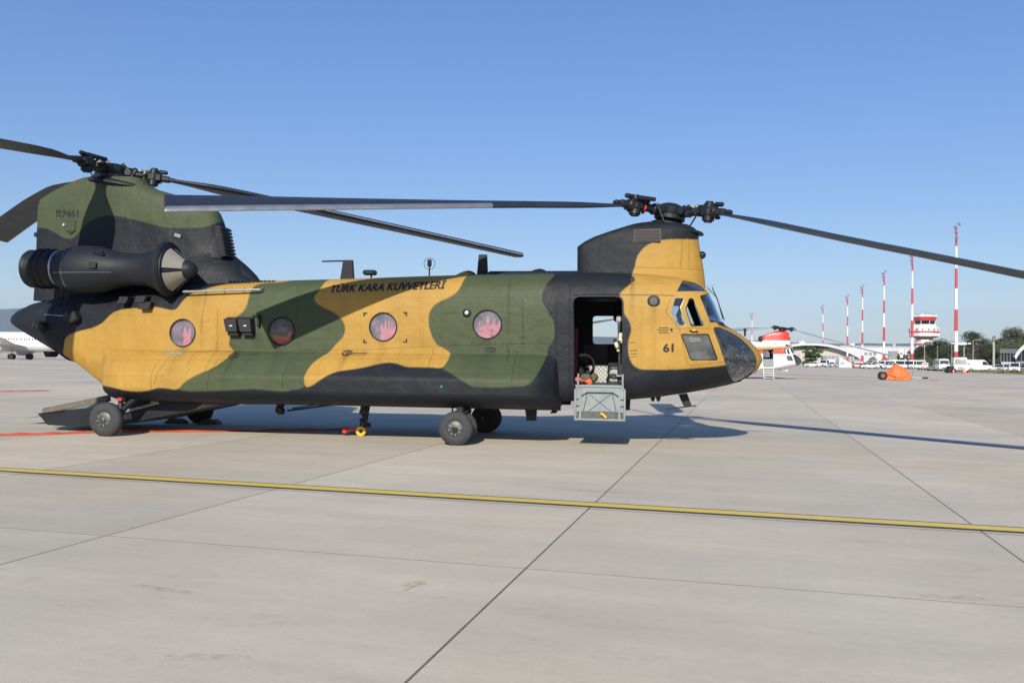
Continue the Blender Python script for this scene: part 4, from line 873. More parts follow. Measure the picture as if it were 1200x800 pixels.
# ---- rotors
def rotor(hubx, hubz, tilt, azs, direction, profs, pitches):
    T = Matrix.Translation((hubx, 0, hubz))
    hub = thing('rotor_hub', (0, 0, 0)); hub.parent = heli; hub.matrix_local = T; Ty = Matrix.Rotation(tilt, 3, 'Y'); ax_ = Ty @ Vector((0, 0, 1))
    b = MB(); b.cyl(ax_*-.55, ax_*-.15, .19, .17, 20); b.lathe(ax_*-.2, ax_, [(0, .22), (.05, .30), (.12, .30), (.16, .24), (.27, .26), (.33, .20), (.36, .12)], 24); b.build('hub_mast', M['hubm'], hub)
    b = MB(); b.torus(ax_*-.26, ax_, .30, .045, 28, 8); b.build('swashplate', M['hubm'], hub)
    for k, az in enumerate(azs):
        R_, Z_ = [q[0] for q in profs[k]], [q[1]-hubz for q in profs[k]]
        def line(r): return float(np.interp(r, R_, Z_))
        d0 = Vector((math.cos(az), math.sin(az), 0)); sl_ = line(.8)/.8; d = Vector((d0.x, d0.y, sl_)).normalized(); t = Vector((-math.sin(az), math.cos(az), 0)); u = d.cross(t); rr = random.Random(int(az*100)+int(hubx))
        Rz = Matrix((d, t, u)).transposed()
        b = MB(); b.box(d*.32, (.26, .22, .20), Rz, bev=.04); b.cyl(d*.36, d*.72, .085, .075, 14); b.cyl(d*.30-t*.19, d*.30+t*.19, .07, n=12)
        for q in range(11): b.box(d*rr.uniform(.12, .66)+t*rr.uniform(-.14, .14)+u*rr.uniform(-.10, .13), (rr.uniform(.05, .14), .06, rr.uniform(.05, .12)), Rz @ rotm(rr.random(), rr.random(), 0), bev=.012)
        arm = b.build('pitch_housing', M['hubm'], hub)
        b = MB(); b.cyl(d*.60, d*.635, .092, n=16); b.build('colour_band', M['red'] if (direction > 0 and k == 0) else (M['hubm'] if direction > 0 and k == 1 else M['yellow']), arm)
        b = MB(); b.cyl(d*.80-u*.17, d*.80+u*.16, .115, .10, 16); b.cyl(d*.80-u*.20, d*.80-u*.17, .08, n=12); b.cyl(d*.80+u*.16, d*.80+u*.20, .075, n=12); b.cyl(d*.80-u*.05, d*.80+u*.05, .135, n=16); b.box(d*.82, (.34, .24, .22), Rz, bev=.05)
        b.cyl(d*.86+t*.16+u*.12, d*.50+t*.22+u*.13, .05, .04, 10); b.box(d*1.02, (.26, .16, .13), Rz, bev=.03); b.box(d*.97+u*.15+t*.05, (.2, .08, .09), Rz, bev=.03)
        for q in range(9): b.box(d*rr.uniform(.62, .98)+t*rr.uniform(-.12, .12)+u*rr.uniform(-.12, .12), (rr.uniform(.04, .12), .06, rr.uniform(.04, .1)), Rz @ rotm(rr.random(), rr.random(), 0), bev=.012)
        b.build('blade_grip', M['hubm'], hub)
        b = MB(); b.cyl(d*.30-t*direction*-.26-u*.26, d*.46-t*direction*-.26+u*.02, .016, n=6); b.sphere(d*.46+t*direction*.26+u*.03, .035, 8, 6); b.build('pitch_link', M['rim'], hub)
        for q in range(3): b = MB(); b.sphere(d*rr.uniform(.2, .65)+t*rr.uniform(-.12, .12)+u*rr.uniform(.07, .12), .020, 6, 5); b.build('oil_cap', M['yellow'], arm)
        # blade: aerofoil sections, drooping, twisted
        lead = t*direction                                # leading edge side
        prof = [(0, 0), (.015, .032), (.06, .058), (.15, .068), (.35, .066), (.6, .046), (.85, .020), (1, .004), (1, -.004), (.85, -.010), (.6, -.022), (.35, -.034), (.15, -.038), (.06, -.032), (.015, -.018)]
        rs = [1.0, 1.15, 1.4, 1.7, 2.0, 2.3, 2.7, 3.2, 3.8, 4.5, 5.2, 5.9, 6.6, 7.2, 7.8, 8.3, 8.7, 9.0, 9.12, 9.14]
        p0_, p1_ = pitches[k]; rings_ = []
        for r in rs:
            s_ = min(max((r-1.1)/1.5, 0), 1); s_ = s_*s_*(3-2*s_); ch = .24+(.81-.24)*s_; th = 1+.9*(1-s_); tip = 1 if r < 9.13 else .5
            pa = p0_+(p1_-p0_)*(r-1)/8.14; c = d0*r+Vector((0, 0, sum(line(r+q) for q in (-.3, -.15, 0, .15, .3))/5 if 1.2 < r < 8.8 else line(r)))
            ring_ = []
            for a, h in prof:
                q = (.25-a)*ch; hh = h*ch*th*tip*1.3
                ring_.append(c+lead*(q*math.cos(pa))+Vector((0, 0, q*math.sin(pa)+hh)))
            rings_.append(ring_)
        b = MB(); n = len(prof); b.loft(rings_)
        # metal nose cap strip on the leading edge faces of the outer span
        nf = n
        for j in range(len(rs)-1):
            for i in range(n):
                if rs[j] > 3.7 and i in ((0, 1, 14, 13) if direction > 0 else (0,)): b.mi[j*n+i] = 1
        bl = b.build('rotor_blade', [M['bladegrey'], M['silver']], hub, smooth=35)
        b = MB(); c = d*1.16; b.box(c, (.20, .14, .08), Rz, bev=.02); b.build('blade_root_clamp', M['hubm'], hub)
    return hub
AZF, AZA = -2.5936, .4012; TR = 2*math.pi/3
PF = ([(0, 4.4857), (.76, 4.55), (1.6, 4.475), (3.35, 4.35), (4.95, 4.215), (6.4, 4.09), (7.8, 3.975), (9.2, 3.85)],
      [(0, 4.4857), (.75, 4.425), (1.46, 4.235), (1.95, 4.095), (3.45, 3.66), (4.8, 3.29), (6.0, 2.945), (7.5, 2.56), (9.2, 2.15)],
      [(0, 4.4857), (.8, 4.46), (2, 4.30), (5, 3.85), (9.2, 3.05)])
PA = ([(0, 5.5306), (.79, 5.45), (1.86, 5.31), (2.95, 5.145), (4.84, 4.82), (6.82, 4.48), (9.2, 4.06)],
      [(0, 5.5306), (.8, 5.56), (1.9, 5.50), (4.4, 5.36), (7, 5.1), (9.2, 4.86)],
      [(0, 5.5306), (.84, 5.55), (1.74, 5.5), (2.35, 5.45), (2.93, 5.40), (5, 5.2), (9.2, 4.75)])
AZF = R(-148)
rotor(0, 4.4857, R(9), (AZF, AZF+TR, AZF+2*TR), 1, PF, ((R(-11), R(-27)), (R(4), R(-6)), (R(2), R(-8))))
rotor(-11.86, 5.5306, R(4), (AZA, AZA+TR, AZA-TR), -1, PA, ((R(4), R(-3)), (R(4), R(-12)), (R(2), R(-4))))
# dark drip pans under both hubs
def pan(hx_, z0, poly, w, name):
    b = MB(); rr = []
    for t in np.linspace(0, 1, 10):
        rr.append([(hx_+poly[0]*math.cos(a)*(1-.9*t**3)+poly[1], w*math.sin(a)*(1-.9*t**3), z0+t*poly[2]-math.cos(a)*poly[3]) for a in np.linspace(0, 2*math.pi, 37)[:-1]])
    b.loft(rr); return b.build(name, M['black'], heli, smooth=50)
pan(-.04, 4.10, (.68, .0, .15, .08), .40, 'hub_fairing'); pan(-11.86, 5.21, (.74, .12, .16, .10), .46, 'hub_fairing')

# ================================================================== apron
def concrete(name, joints):
    mm = bpy.data.materials.new(name); mm.use_nodes = True; t = mm.node_tree; N = t.nodes; L = t.links; b = N['Principled BSDF']
    ge = N.new('ShaderNodeNewGeometry'); rot = N.new('ShaderNodeMapping'); rot.inputs['Rotation'].default_value = (0, 0, R(16)); L.new(ge.outputs['Position'], rot.inputs[0])
    def noise(sc, det, ro=.6, src=rot.outputs[0], stretch=None):
        if stretch:
            mp = N.new('ShaderNodeMapping'); mp.inputs['Scale'].default_value = stretch; L.new(src, mp.inputs[0]); src = mp.outputs[0]
        n = N.new('ShaderNodeTexNoise'); n.inputs['Scale'].default_value = sc; n.inputs['Detail'].default_value = det; n.inputs['Roughness'].default_value = ro; L.new(src, n.inputs['Vector']); return n.outputs['Fac']
    def mr(o, a, b_, c, d, cl=True):
        q = N.new('ShaderNodeMapRange'); q.clamp = cl
        for i, v in enumerate((a, b_, c, d)): q.inputs[i+1].default_value = v
        L.new(o, q.inputs[0]); return q.outputs[0]
    def mul(a, b_):
        q = N.new('ShaderNodeMath'); q.operation = 'MULTIPLY'; L.new(a, q.inputs[0]); L.new(b_, q.inputs[1]); return q.outputs[0]
    f = mul(mr(noise(.22, 8, .62), .3, .7, .85, 1.08), mr(noise(1.0, 8, .72, stretch=(.28, 1.6, 1)), .3, .7, .90, 1.06))
    f = mul(f, mr(noise(60, 3, .7), .3, .7, .955, 1.04)); f = mul(f, mr(noise(9, 8, .75), .3, .7, .95, 1.03))
    f = mul(f, mr(noise(2.2, 10, .8, stretch=(.6, 1.3, 1)), .58, .74, 1, .78))      # rubber and oil stains
    f = mul(f, mr(noise(170, 2, .5), .70, .80, 1, .72))                                # dark grit
    oi = N.new('ShaderNodeObjectInfo'); f = mul(f, mr(oi.outputs['Random'], 0, 1, .93, 1.05))
    mx = N.new('ShaderNodeMix'); mx.data_type = 'RGBA'; L.new(mr(noise(.13, 5), .35, .65, 0, 1), mx.inputs[0]); mx.inputs[6].default_value = (.57, .498, .385, 1); mx.inputs[7].default_value = (.50, .468, .392, 1)
    vs = N.new('ShaderNodeVectorMath'); vs.operation = 'SCALE'; L.new(mx.outputs[2], vs.inputs[0])
    if joints:
        sp = N.new('ShaderNodeSeparateXYZ'); L.new(joint_map(N, L, ge), sp.inputs[0])
        for o, per in ((sp.outputs[0], SW), (sp.outputs[1], SLN)):
            w = N.new('ShaderNodeMath'); w.operation = 'PINGPONG'; w.inputs[1].default_value = per/2; L.new(o, w.inputs[0]); f = mul(f, mr(w.outputs[0], .02, .03, .72, 1))
    L.new(f, vs.inputs['Scale']); L.new(vs.outputs[0], b.inputs['Base Color']); b.inputs['Roughness'].default_value = .9; b.inputs['Specular IOR Level'].default_value = .12
    bp = N.new('ShaderNodeBump'); bp.inputs['Strength'].default_value = .35; bp.inputs['Distance'].default_value = .006; L.new(noise(45, 6, .7), bp.inputs['Height']); L.new(bp.outputs[0], b.inputs['Normal'])
    return mm
JA = math.atan2(.27, 1); UD = Vector((math.sin(JA), math.cos(JA), 0)); VD = Vector((math.cos(JA), -math.sin(JA), 0)); SW, SLN = 3.82, 9.6
S0 = -1.61; T0 = 6.45
def joint_map(N, L, ge):
    def dot(v, off):
        d = N.new('ShaderNodeVectorMath'); d.operation = 'DOT_PRODUCT'; L.new(ge.outputs['Position'], d.inputs[0]); d.inputs[1].default_value = v
        s = N.new('ShaderNodeMath'); s.operation = 'SUBTRACT'; L.new(d.outputs['Value'], s.inputs[0]); s.inputs[1].default_value = off; return s.outputs[0]
    c = N.new('ShaderNodeCombineXYZ'); L.new(dot(VD, S0), c.inputs[0]); L.new(dot(UD, T0), c.inputs[1]); return c.outputs[0]
M['slab'] = concrete('slab_concrete', False); M['apron'] = concrete('apron_concrete', True)
b = MB(); b.add([(-8700, -2100, -.016), (8700, -2100, -.016), (8700, 8900, -.016), (-8700, 8900, -.016)], [(0, 1, 2, 3)])
ground = b.build('apron', M['apron'], None, smooth=0, kind='structure')
M['joint'] = mat('joint_filler', (.14, .125, .105), .9, var=.2)
me = None; g = .008
rowmin, rowmax = -1, 3
for r in range(rowmin, rowmax+1):
    t0 = T0+r*SLN
    for c in range(-16, 16):
        s0 = S0+c*SW; cx = VD*(s0+SW/2)+UD*(t0+SLN/2)
        vis = False
        for du in (0, .5, 1):
            for dv in (0, .5, 1):
                P_ = VD*(s0+SW*dv)+UD*(t0+SLN*du); d = P_-CAM; dep = d.dot(CF)
                if dep > 1.5 and abs(d.dot(CR)/dep*F_PX) < 640: vis = True
        if not vis: continue
        if me is None:
            b = MB(); hx_, hy_ = SW/2-.009, SLN/2-.008; e_ = .0001
            b.add([(-hx_, -hy_, -.015), (hx_, -hy_, -.015), (hx_, hy_, -.015), (-hx_, hy_, -.015), (-hx_, -hy_, -e_), (hx_, -hy_, -e_), (hx_, hy_, -e_), (-hx_, hy_, -e_), (-hx_+e_, -hy_+e_, 0), (hx_-e_, -hy_+e_, 0), (hx_-e_, hy_-e_, 0), (-hx_+e_, hy_-e_, 0)],
                  [(0, 1, 5, 4), (1, 2, 6, 5), (2, 3, 7, 6), (3, 0, 4, 7), (4, 5, 9, 8), (5, 6, 10, 9), (6, 7, 11, 10), (7, 4, 8, 11), (8, 9, 10, 11)]); me = b.mesh('concrete_slab', M['slab'], 0)
        o = bpy.data.objects.new('concrete_slab', me); col.objects.link(o); o.location = (cx.x, cx.y, 0); o.rotation_euler = (0, 0, -JA); o.parent = ground; o.matrix_parent_inverse = Matrix()
# dark filler bed under the slabs
b = MB(); q = [VD*(S0-12*SW)+UD*(T0-SLN), VD*(S0+14*SW)+UD*(T0-SLN), VD*(S0+14*SW)+UD*(T0+4*SLN), VD*(S0-12*SW)+UD*(T0+4*SLN)]
b.add([(p.x, p.y, -.0006) for p in q], [(0, 1, 2, 3)]); b.build('joint_filler', M['joint'], ground, smooth=0)
def strip(pts, w, z, name, mt, th=.0, **k):
    pts = [Vector((p.x, p.y, 0)) for p in pts]; L_, R_ = [], []
    for i, p in enumerate(pts):
        d = (pts[min(i+1, len(pts)-1)]-pts[max(i-1, 0)]).normalized(); n = Vector((-d.y, d.x, 0)); L_.append(p+n*w/2); R_.append(p-n*w/2)
    b = MB(); n = len(pts)
    b.add([(p.x, p.y, z) for p in L_+R_], [(i, i+1, n+i+1, n+i) for i in range(n-1)]); return b.build(name, mt, None, smooth=0, **k)
def paint(name, c, wear=.25):
    mm = bpy.data.materials.new(name); mm.use_nodes = True; t = mm.node_tree; N = t.nodes; L = t.links; b = N['Principled BSDF']; b.inputs['Roughness'].default_value = .6
    ge = N.new('ShaderNodeNewGeometry'); no = N.new('ShaderNodeTexNoise'); no.inputs['Scale'].default_value = 7; no.inputs['Detail'].default_value = 9; no.inputs['Roughness'].default_value = .75; L.new(ge.outputs['Position'], no.inputs[0])
    mr = N.new('ShaderNodeMapRange'); mr.inputs[1].default_value = .5; mr.inputs[2].default_value = .75; mr.inputs[4].default_value = wear*2; L.new(no.outputs['Fac'], mr.inputs[0])
    mx = N.new('ShaderNodeMix'); mx.data_type = 'RGBA'; L.new(mr.outputs[0], mx.inputs[0]); mx.inputs[6].default_value = (*c, 1); mx.inputs[7].default_value = (.30, .27, .22, 1); L.new(mx.outputs[2], b.inputs['Base Color']); return mm
ya, yb = G(-200, 538.5), G(1400, 634.5); ya = G(0, 550); yb = G(1200, 621.5); dl = (yb-ya).normalized(); ya, yb = ya-dl*25, yb+dl*12
tw = strip([ya, yb], .34, .004, 'taxi_line', paint('line_black', (.05, .048, .045), .22), kind='structure')
o = strip([ya, yb], .215, .008, 'yellow_stripe', paint('line_yellow', (.66, .50, .09), .16)); o.parent = tw
nrm = Vector((-dl.y, dl.x, 0))
o = strip([ya-nrm*.27, yb-nrm*.27], .012, .004, 'hairline_crack', M['joint']); o.parent = tw
# pink line curving past the nose; dark strip paints in the blade's shadow
rp = [G(a, c) for a, c in ((690, 470), (735, 478.5), (770, 485.5), (800, 489.3), (850, 494), (900, 498), (1000, 506.5), (1100, 516), (1200, 525.5), (1330, 538))]
rl = strip(rp, .20, .004, 'service_line_and_shadow', paint('line_blade_shadow', (.25, .16, .16), .3), kind='structure')
def off(ps, d):
    out = []
    for i, p in enumerate(ps):
        t = (ps[min(i+1, len(ps)-1)]-ps[max(i-1, 0)]).normalized(); out.append(p+Vector((-t.y, t.x, 0))*d)
    return out
o = strip(off(rp, .04), .11, .008, 'pink_edge', paint('line_pink', (.58, .42, .42), .3)); o.parent = rl
# older rust and tyre marks
def stain(px, py, w, l, ang, c, name='ground_stain', n=10):
    P_ = G(px, py); b = MB(); rr = random.Random(int(px*7+py)); vs = []
    for i in range(n):
        a = 2*math.pi*i/n; q = 1-.45*rr.random(); u, v = math.cos(a)*l/2*q, math.sin(a)*w/2*q; vs.append((P_.x+u*math.cos(ang)-v*math.sin(ang), P_.y+u*math.sin(ang)+v*math.cos(ang), .0035))
    b.add(vs, [tuple(range(n))]); return b.build(name, c, ground, smooth=0)
def stainmat(name, c, a=.5):
    mm = mat(name, c, .85); t = mm.node_tree; N, L = t.nodes, t.links; b = N['Principled BSDF']; ge = N.new('ShaderNodeNewGeometry'); no = N.new('ShaderNodeTexNoise'); no.inputs['Scale'].default_value = 14; no.inputs['Detail'].default_value = 8; no.inputs['Roughness'].default_value = .8; L.new(ge.outputs['Position'], no.inputs[0])
    mr = N.new('ShaderNodeMapRange'); mr.inputs[1].default_value = .45; mr.inputs[2].default_value = .7; mr.inputs[4].default_value = a; L.new(no.outputs['Fac'], mr.inputs[0]); L.new(mr.outputs[0], b.inputs['Alpha']); return mm
rust = stainmat('rust_stain', (.50, .33, .15), .7); oil = stainmat('oil_stain', (.2, .19, .18), .32)
stain(478, 690, .05, .35, 1.1, rust); stain(488, 684, .16, .35, .9, rust); stain(508, 700, .02, .22, 0, rust); stain(690, 575, .25, .9, -.25, oil)
for a in ((530, 682, .03, .14, .8), (556, 681, .05, .05, 0), (577, 683, .04, .08, 0), (845, 576, .10, .6, -.3), (820, 607, .08, .5, -.2), (885, 582, .02, .3, 1.4), (925, 590, .02, .3, 1.5), (400, 581, .12, .5, -.2), (1010, 634, .12, .6, -.1), (1120, 700, .2, .7, -.2), (65, 558, .06, .3, 0), (190, 690, .15, .8, -.4), (240, 770, .15, .6, .1)): stain(*a, oil)

# ================================================================== small things on the apron near the helicopter
def hose(pts, w, name, **k):
    b = MB(); rr = []
    P_ = [G(*p) for p in pts]; Q = []
    for a, c in zip(P_, P_[1:]):
        for t in np.linspace(0, 1, 7)[:-1]: Q.append(a.lerp(c, t))
    Q.append(P_[-1])
    for i, p in enumerate(Q):
        d = (Q[min(i+1, len(Q)-1)]-Q[max(i-1, 0)]).normalized(); n = Vector((-d.y, d.x, 0)); wv = math.sin(i*.9)*.012
        h = .030+.010*math.sin(i*1.7); rr.append([p+n*(-w/2+wv)+Vector((0, 0, .006)), p+n*(-w*.3+wv)+Vector((0, 0, h)), p+n*(wv)+Vector((0, 0, h*.75)), p+n*(w*.3+wv)+Vector((0, 0, h)), p+n*(w/2+wv)+Vector((0, 0, .006))])
    b.loft(rr, caps=True); return b.build(name, M['hose'], None, smooth=60, **k)
hose([(-60, 512), (0, 510), (60, 508.5), (113, 506.5), (170, 505.6), (272, 505.2), (340, 503.3), (402, 503.2)], .28, 'fire_hose', label='long flat orange hose lying under the camouflaged helicopter and past its rear wheel', cat='hose', group='flat hoses')
hose([(-60, 460), (0, 458.8), (30, 458.5), (57, 457.8)], .42, 'fire_hose', label='short orange hose end on the apron between the white airliner and the ramp', cat='hose', group='flat hoses')
P_ = HL(234, 494, 1.7); b = MB()
def wworld(l): return H_MAT @ Vector(l)
for dx, lab in ((-.42, 'brown wooden chock behind the far rear wheel of the camouflaged helicopter'), (.42, 'brown wooden chock in front of the far rear wheel of the camouflaged helicopter')):
    b = MB(); b.prism([(-.24, 0), (.24, 0), (.20, .06), (.10, .11), (-.10, .11), (-.20, .06)], -.12, .12); o = b.build('wheel_chock', M['olive'], None, smooth=0, label=lab, cat='chock', group='wheel chocks'); o.location = wworld((XA+dx, 1.45, .002)); o.rotation_euler = (0, 0, YAW)

# ================================================================== the red and white helicopter further back
rw = bpy.data.materials.new('red_white_paint'); rw.use_nodes = True; t_ = rw.node_tree; N, L = t_.nodes, t_.links
tc = N.new('ShaderNodeTexCoord'); sp = N.new('ShaderNodeSeparateXYZ'); L.new(tc.outputs['Object'], sp.inputs[0])
def mth(op, a, b_=None):
    q = N.new('ShaderNodeMath'); q.operation = op
    for i, v in enumerate((a, b_)):
        if v is None: continue
        if isinstance(v, (int, float)): q.inputs[i].default_value = v
        else: L.new(v, q.inputs[i])
    return q.outputs[0]
hi_ = mth('GREATER_THAN', sp.outputs[2], 3.42)
mid = mth('MULTIPLY', mth('MULTIPLY', mth('GREATER_THAN', sp.outputs[2], 2.22), mth('LESS_THAN', sp.outputs[2], 2.86)), mth('LESS_THAN', sp.outputs[0], .15))
mx = N.new('ShaderNodeMix'); mx.data_type = 'RGBA'; L.new(mth('MAXIMUM', hi_, mid), mx.inputs[0]); mx.inputs[6].default_value = (.68, .69, .71, 1); mx.inputs[7].default_value = (.58, .05, .04, 1)
L.new(mx.outputs[2], N['Principled BSDF'].inputs['Base Color']); N['Principled BSDF'].inputs['Roughness'].default_value = .35
M['rotor_pale'] = mat('pale_blade_grey', (.30, .32, .34), .4)
skip = ('stencil_text', 'corner_bracket', 'vent_ring', 'small_marking', 'access_panel', 'rivet_row', 'red_cloth', 'canvas_bag', 'troop_seat', 'seat_buckle', 'door_step', 'flare_dispenser', 'dispenser_bracket', 'loose_cable', 'cargo_hook', 'hook_beam', 'missile_warning_sensor', 'drain_step', 'walkway_tread', 'satellite_aerial', 'loop_aerial', 'paint_scuff', 'quilted_wall_liner', 'headset_cables', 'hose_coil', 'latch_cluster', 'oil_cooler_grille', 'grille_bars')
def copy_part(o, parent, deep=0):
    if o.name.split('.')[0] in skip or 'fastener_row' in o.name: return
    c = o.copy(); col.objects.link(c); c.parent = parent
    if 'label' in c.keys(): del c['label']
    if c.type == 'MESH':
        for i, sl_ in enumerate(c.material_slots):
            if sl_.material == M['bladegrey']: sl_.link = 'OBJECT'; sl_.material = M['rotor_pale']
            if sl_.material in (M['camo'], M['black']): sl_.link = 'OBJECT'; sl_.material = rw
    for ch in list(o.children): copy_part(ch, c, deep+1)
red = thing('rescue_helicopter', (0, 0, 0), label='red and white tandem rotor helicopter with steps down, far behind the camouflaged nose', cat='helicopter')
for ch in list(heli.children): copy_part(ch, red)
RD = 77.0; YR = R(-12); hp = AT(917, 388, RD); red.location = (hp.x, hp.y, 0); red.rotation_euler = (0, 0, YR)
b = MB()
for x in (-1.72, -.88): b.cyl((x, -1.30, 1.1), (x, -2.15, .03), .03, n=6)
for k in range(5): t = (k+.6)/5; b.box((-1.3, -1.30-.85*t, 1.1-1.05*t), (.84, .24, .03))
b.build('boarding_steps', M['white'], red)
b = MB(); b.box((-1.3, -1.24, 1.45), (.82, .03, .62)); b.build('lower_door_panel', M['stepgrey'], red)
b = MB(); b.sphere((-1.86, -.2, 3.55), .25, 12, 8, (1, 1, 1.1)); b.build('pylon_exhaust', M['ink'], red)

# ================================================================== white airliner at the far left
DA = 176.0; kx = DA/F_PX
air = thing('airliner', (base_at(22, DA).x, base_at(22, DA).y, 0), R(-2), label='white jet airliner parked far away at the left edge, partly hidden by the helicopter tail', cat='airliner')
# local x forward = to the left of the photo, so mirror: nose towards -x
b = MB(); prof = []
for x in np.linspace(-17, 16.5, 40):
    r = 1.98
    if x < -12.5: r = 1.98*max(1-((-12.5-x)/4.6)**2, .02)**.55
    up = 0
    if x > 4: t = (x-4)/12.5; r = 1.98*(1-t**1.6)+.25*t; up = (1.98-r)*.75
    prof.append([(x, r*math.cos(a), 3.55+up+r*1.03*math.sin(a)) for a in np.linspace(0, 2*math.pi, 33)[:-1]])
b.loft(prof); b.build('airliner_fuselage', M['white'], air)
b = MB()
for side in (-1,):
    b = MB(); b.loft([[(x, side*y, z+dz) for x, dz in ((x0, 0), (x0+c*.3, .12*c*.25), (x0+c, 0), (x0+c*.4, -.08*c*.25))] for y, x0, c, z in ((1.6, -3.5, 6, 2.6), (6, -.8, 3.6, 3.1), (16.5, 5.5, 1.4, 4.2))]); b.build('wing', M['white'], air)
for side in (1,):
    b = MB(); b.loft([[(x, side*y, z+dz) for x, dz in ((x0, 0), (x0+c*.3, .4), (x0+c, 0), (x0+c*.4, -.3))] for y, x0, c, z in ((1.6, -3.5, 6, 2.6), (6, -.8, 3.6, 3.1), (16.5, 5.5, 1.4, 4.2))]); b.build('wing', M['white'], air)
for side in (-1, 1):
    b = MB(); b.lathe((-3.6, side*5.4, 1.75), (1, 0, 0), [(0, .75), (.15, .95), (1.2, 1.0), (2.6, .8), (3.4, .5)], 20); b.box((-1.6, side*5.4, 2.6), (2.2, .25, .9)); b.build('jet_engine', M['white'], air)
    b = MB(); b.cyl((.4, side*3.0, 2.4), (.4, side*3.0, .6), .12, n=8); b.build('main_gear_leg', M['steel'], air)
    for dy in (-.35, .35):
        b = MB(); b.cyl((.4, side*3.0+dy-.18, .57), (.4, side*3.0+dy+.18, .57), .57, n=20); b.build('airliner_wheel', M['tyre_dark'], air)
b = MB(); b.prism([(11, 5.2), (15.5, 10.2), (17.3, 10.2), (15.8, 4.6)], -.12, .12); b.build('tail_fin', M['white'], air, smooth=0)
b = MB(); b.prism([(13.4, -1), (15, -5.2), (16.4, -5.2), (16.2, 0), (16.4, 5.2), (15, 5.2), (13.4, 1)], 4.3, 4.42, axis='z'); b.build('tailplane', M['white'], air, smooth=0)
for k in range(34):
    if k: o = bpy.data.objects.new('airliner_window', wme); col.objects.link(o); o.parent = air
    else:
        b = MB(); b.box((0, 0, 0), (.24, .04, .34), bev=.05); wme = b.mesh('airliner_window', M['darkglass'], 0); o = link('airliner_window', wme, air)
    o.location = (-11.5+k*.55, -1.955, 4.05)
b = MB(); b.sphere((3.0, 0, 5.75), .35, 8, 5, (1.6, .3, 1)); b.build('roof_aerial', M['white'], air)

# ================================================================== floodlight masts
M['mastred'] = mat('mast_red', (.46, .045, .06), .5); M['mastwhite'] = mat('mast_white', (.66, .66, .66), .5); M['lampgrey'] = mat('lamp_grey', (.16, .18, .19), .5)
MAST_H = 30.0
def hz(px): return 418.82+(px-600)*.01247
def tower_of(px, top): return (MAST_H-EYE)*F_PX/(hz(px)-top)
def make_mast():
    root = thing('floodlight_mast', (0, 0, 0)); n = 7; hs = [0, 4.0, 8.3, 12.8, 17.2, 21.4, 26.0, 30.0]
    for k in range(n):
        b = MB(); r0, r1 = .42-.24*hs[k]/30, .42-.24*hs[k+1]/30; b.cyl((0, 0, hs[k]+.001), (0, 0, hs[k+1]), r0, r1, 14); b.build('mast_section', M['mastred'] if k % 2 == 0 else M['mastwhite'], root)
    b = MB(); b.box((0, 0, .15), (1.3, 1.3, .3)); b.build('mast_foot', M['stepgrey'], root)
    b = MB(); b.tube([(0, 0, 29.9), (-.5, -.2, 30.3), (-1.4, -.5, 29.6), (-1.0, -.5, 27.6)], .06, 6); b.build('lamp_bracket', M['lampgrey'], root)
    for dx, dz in ((-.1, 30.6), (-1.5, 29.8), (-1.25, 28.7), (-1.05, 27.6)):
        b = MB(); b.box((dx, -.6, dz), (.75, .5, .34), rotm(.5, .2, 0), bev=.08); b.build('flood_lamp', M['lampgrey'], root)
    return root
mast0 = make_mast()
masts = [(881, 368, 'most distant red and white banded mast, its tip rising above the camouflaged nose'), (964.2, 359, 'thin banded floodlight mast just right of the green conical tree'), (993, 347.5, 'banded floodlight mast at the right end of the curved white roof'),
         (1010.5, 336, 'banded floodlight mast beside the blue container in front of the white block'), (1035.8, 320, 'banded floodlight mast directly behind the orange tarpaulin'), (1068.8, 300, 'tall banded floodlight mast crossing the left side of the control tower'), (1120.3, 266, 'tallest looking banded floodlight mast, rising behind the white truck')]
for i, (px, tp, lab) in enumerate(masts):
    o = mast0 if i == 0 else copy_tree(mast0)
    D = tower_of(px, tp); o.location = base_at(px, D); o.rotation_euler = (0, 0, R(10+i*4)); tag(o, lab, 'floodlight mast', 'red and white floodlight masts')

# ================================================================== control tower
DT = 330.0; kt = DT/F_PX; ct = thing('control_tower', base_at(1083, DT), R(-20), label='airport control tower with red roof band and striped gallery above the trees', cat='control tower')
def zpx(y, px=1083, D=DT): return EYE+(hz(px)-y)*D/F_PX
def octo(r, z, b_, n=8, sq=.42): return [(r*math.cos(2*math.pi*(i+.5)/n), r*math.sin(2*math.pi*(i+.5)/n), z) for i in range(n)]
def ocyl(name, mt, segs):
    b = MB(); b.loft([octo(r, z, 0) for r, z in segs]); return b.build(name, mt, ct, smooth=0)
u = kt
ocyl('shaft', M['mastwhite'], [(9.5*u, -.0), (9.5*u, zpx(397))])
for y0, y1 in ((397.5, 396), (404.5, 402.5)): ocyl('red_stripe', M['mastred'], [(9.8*u, zpx(y0)), (9.8*u, zpx(y1))])
ocyl('gallery_floor', M['lampgrey'], [(12*u, zpx(396)), (17.5*u, zpx(394))])
g_ = ocyl('gallery', M['mastwhite'], [(17*u, zpx(394)), (17*u, zpx(384.5)), (15.5*u, zpx(384))])
ocyl('red_stripe', M['mastred'], [(17.06*u, zpx(390.4)), (17.06*u, zpx(388.2))])
b = MB()
for k in range(16):
    a = 2*math.pi*(k+.5)/16; b.box((15.95*u*math.cos(a), 15.95*u*math.sin(a), zpx(386.4)), (.5, .45, .5), rotm(0, 0, a))
b.build('gallery_window', M['darkglass'], ct, kind='stuff')
ocyl('cab_base', M['mastwhite'], [(13.5*u, zpx(384)), (13*u, zpx(380.2))])
ocyl('cab_glass', M['darkglass'], [(11.2*u, zpx(380.2)), (12.2*u, zpx(376))])
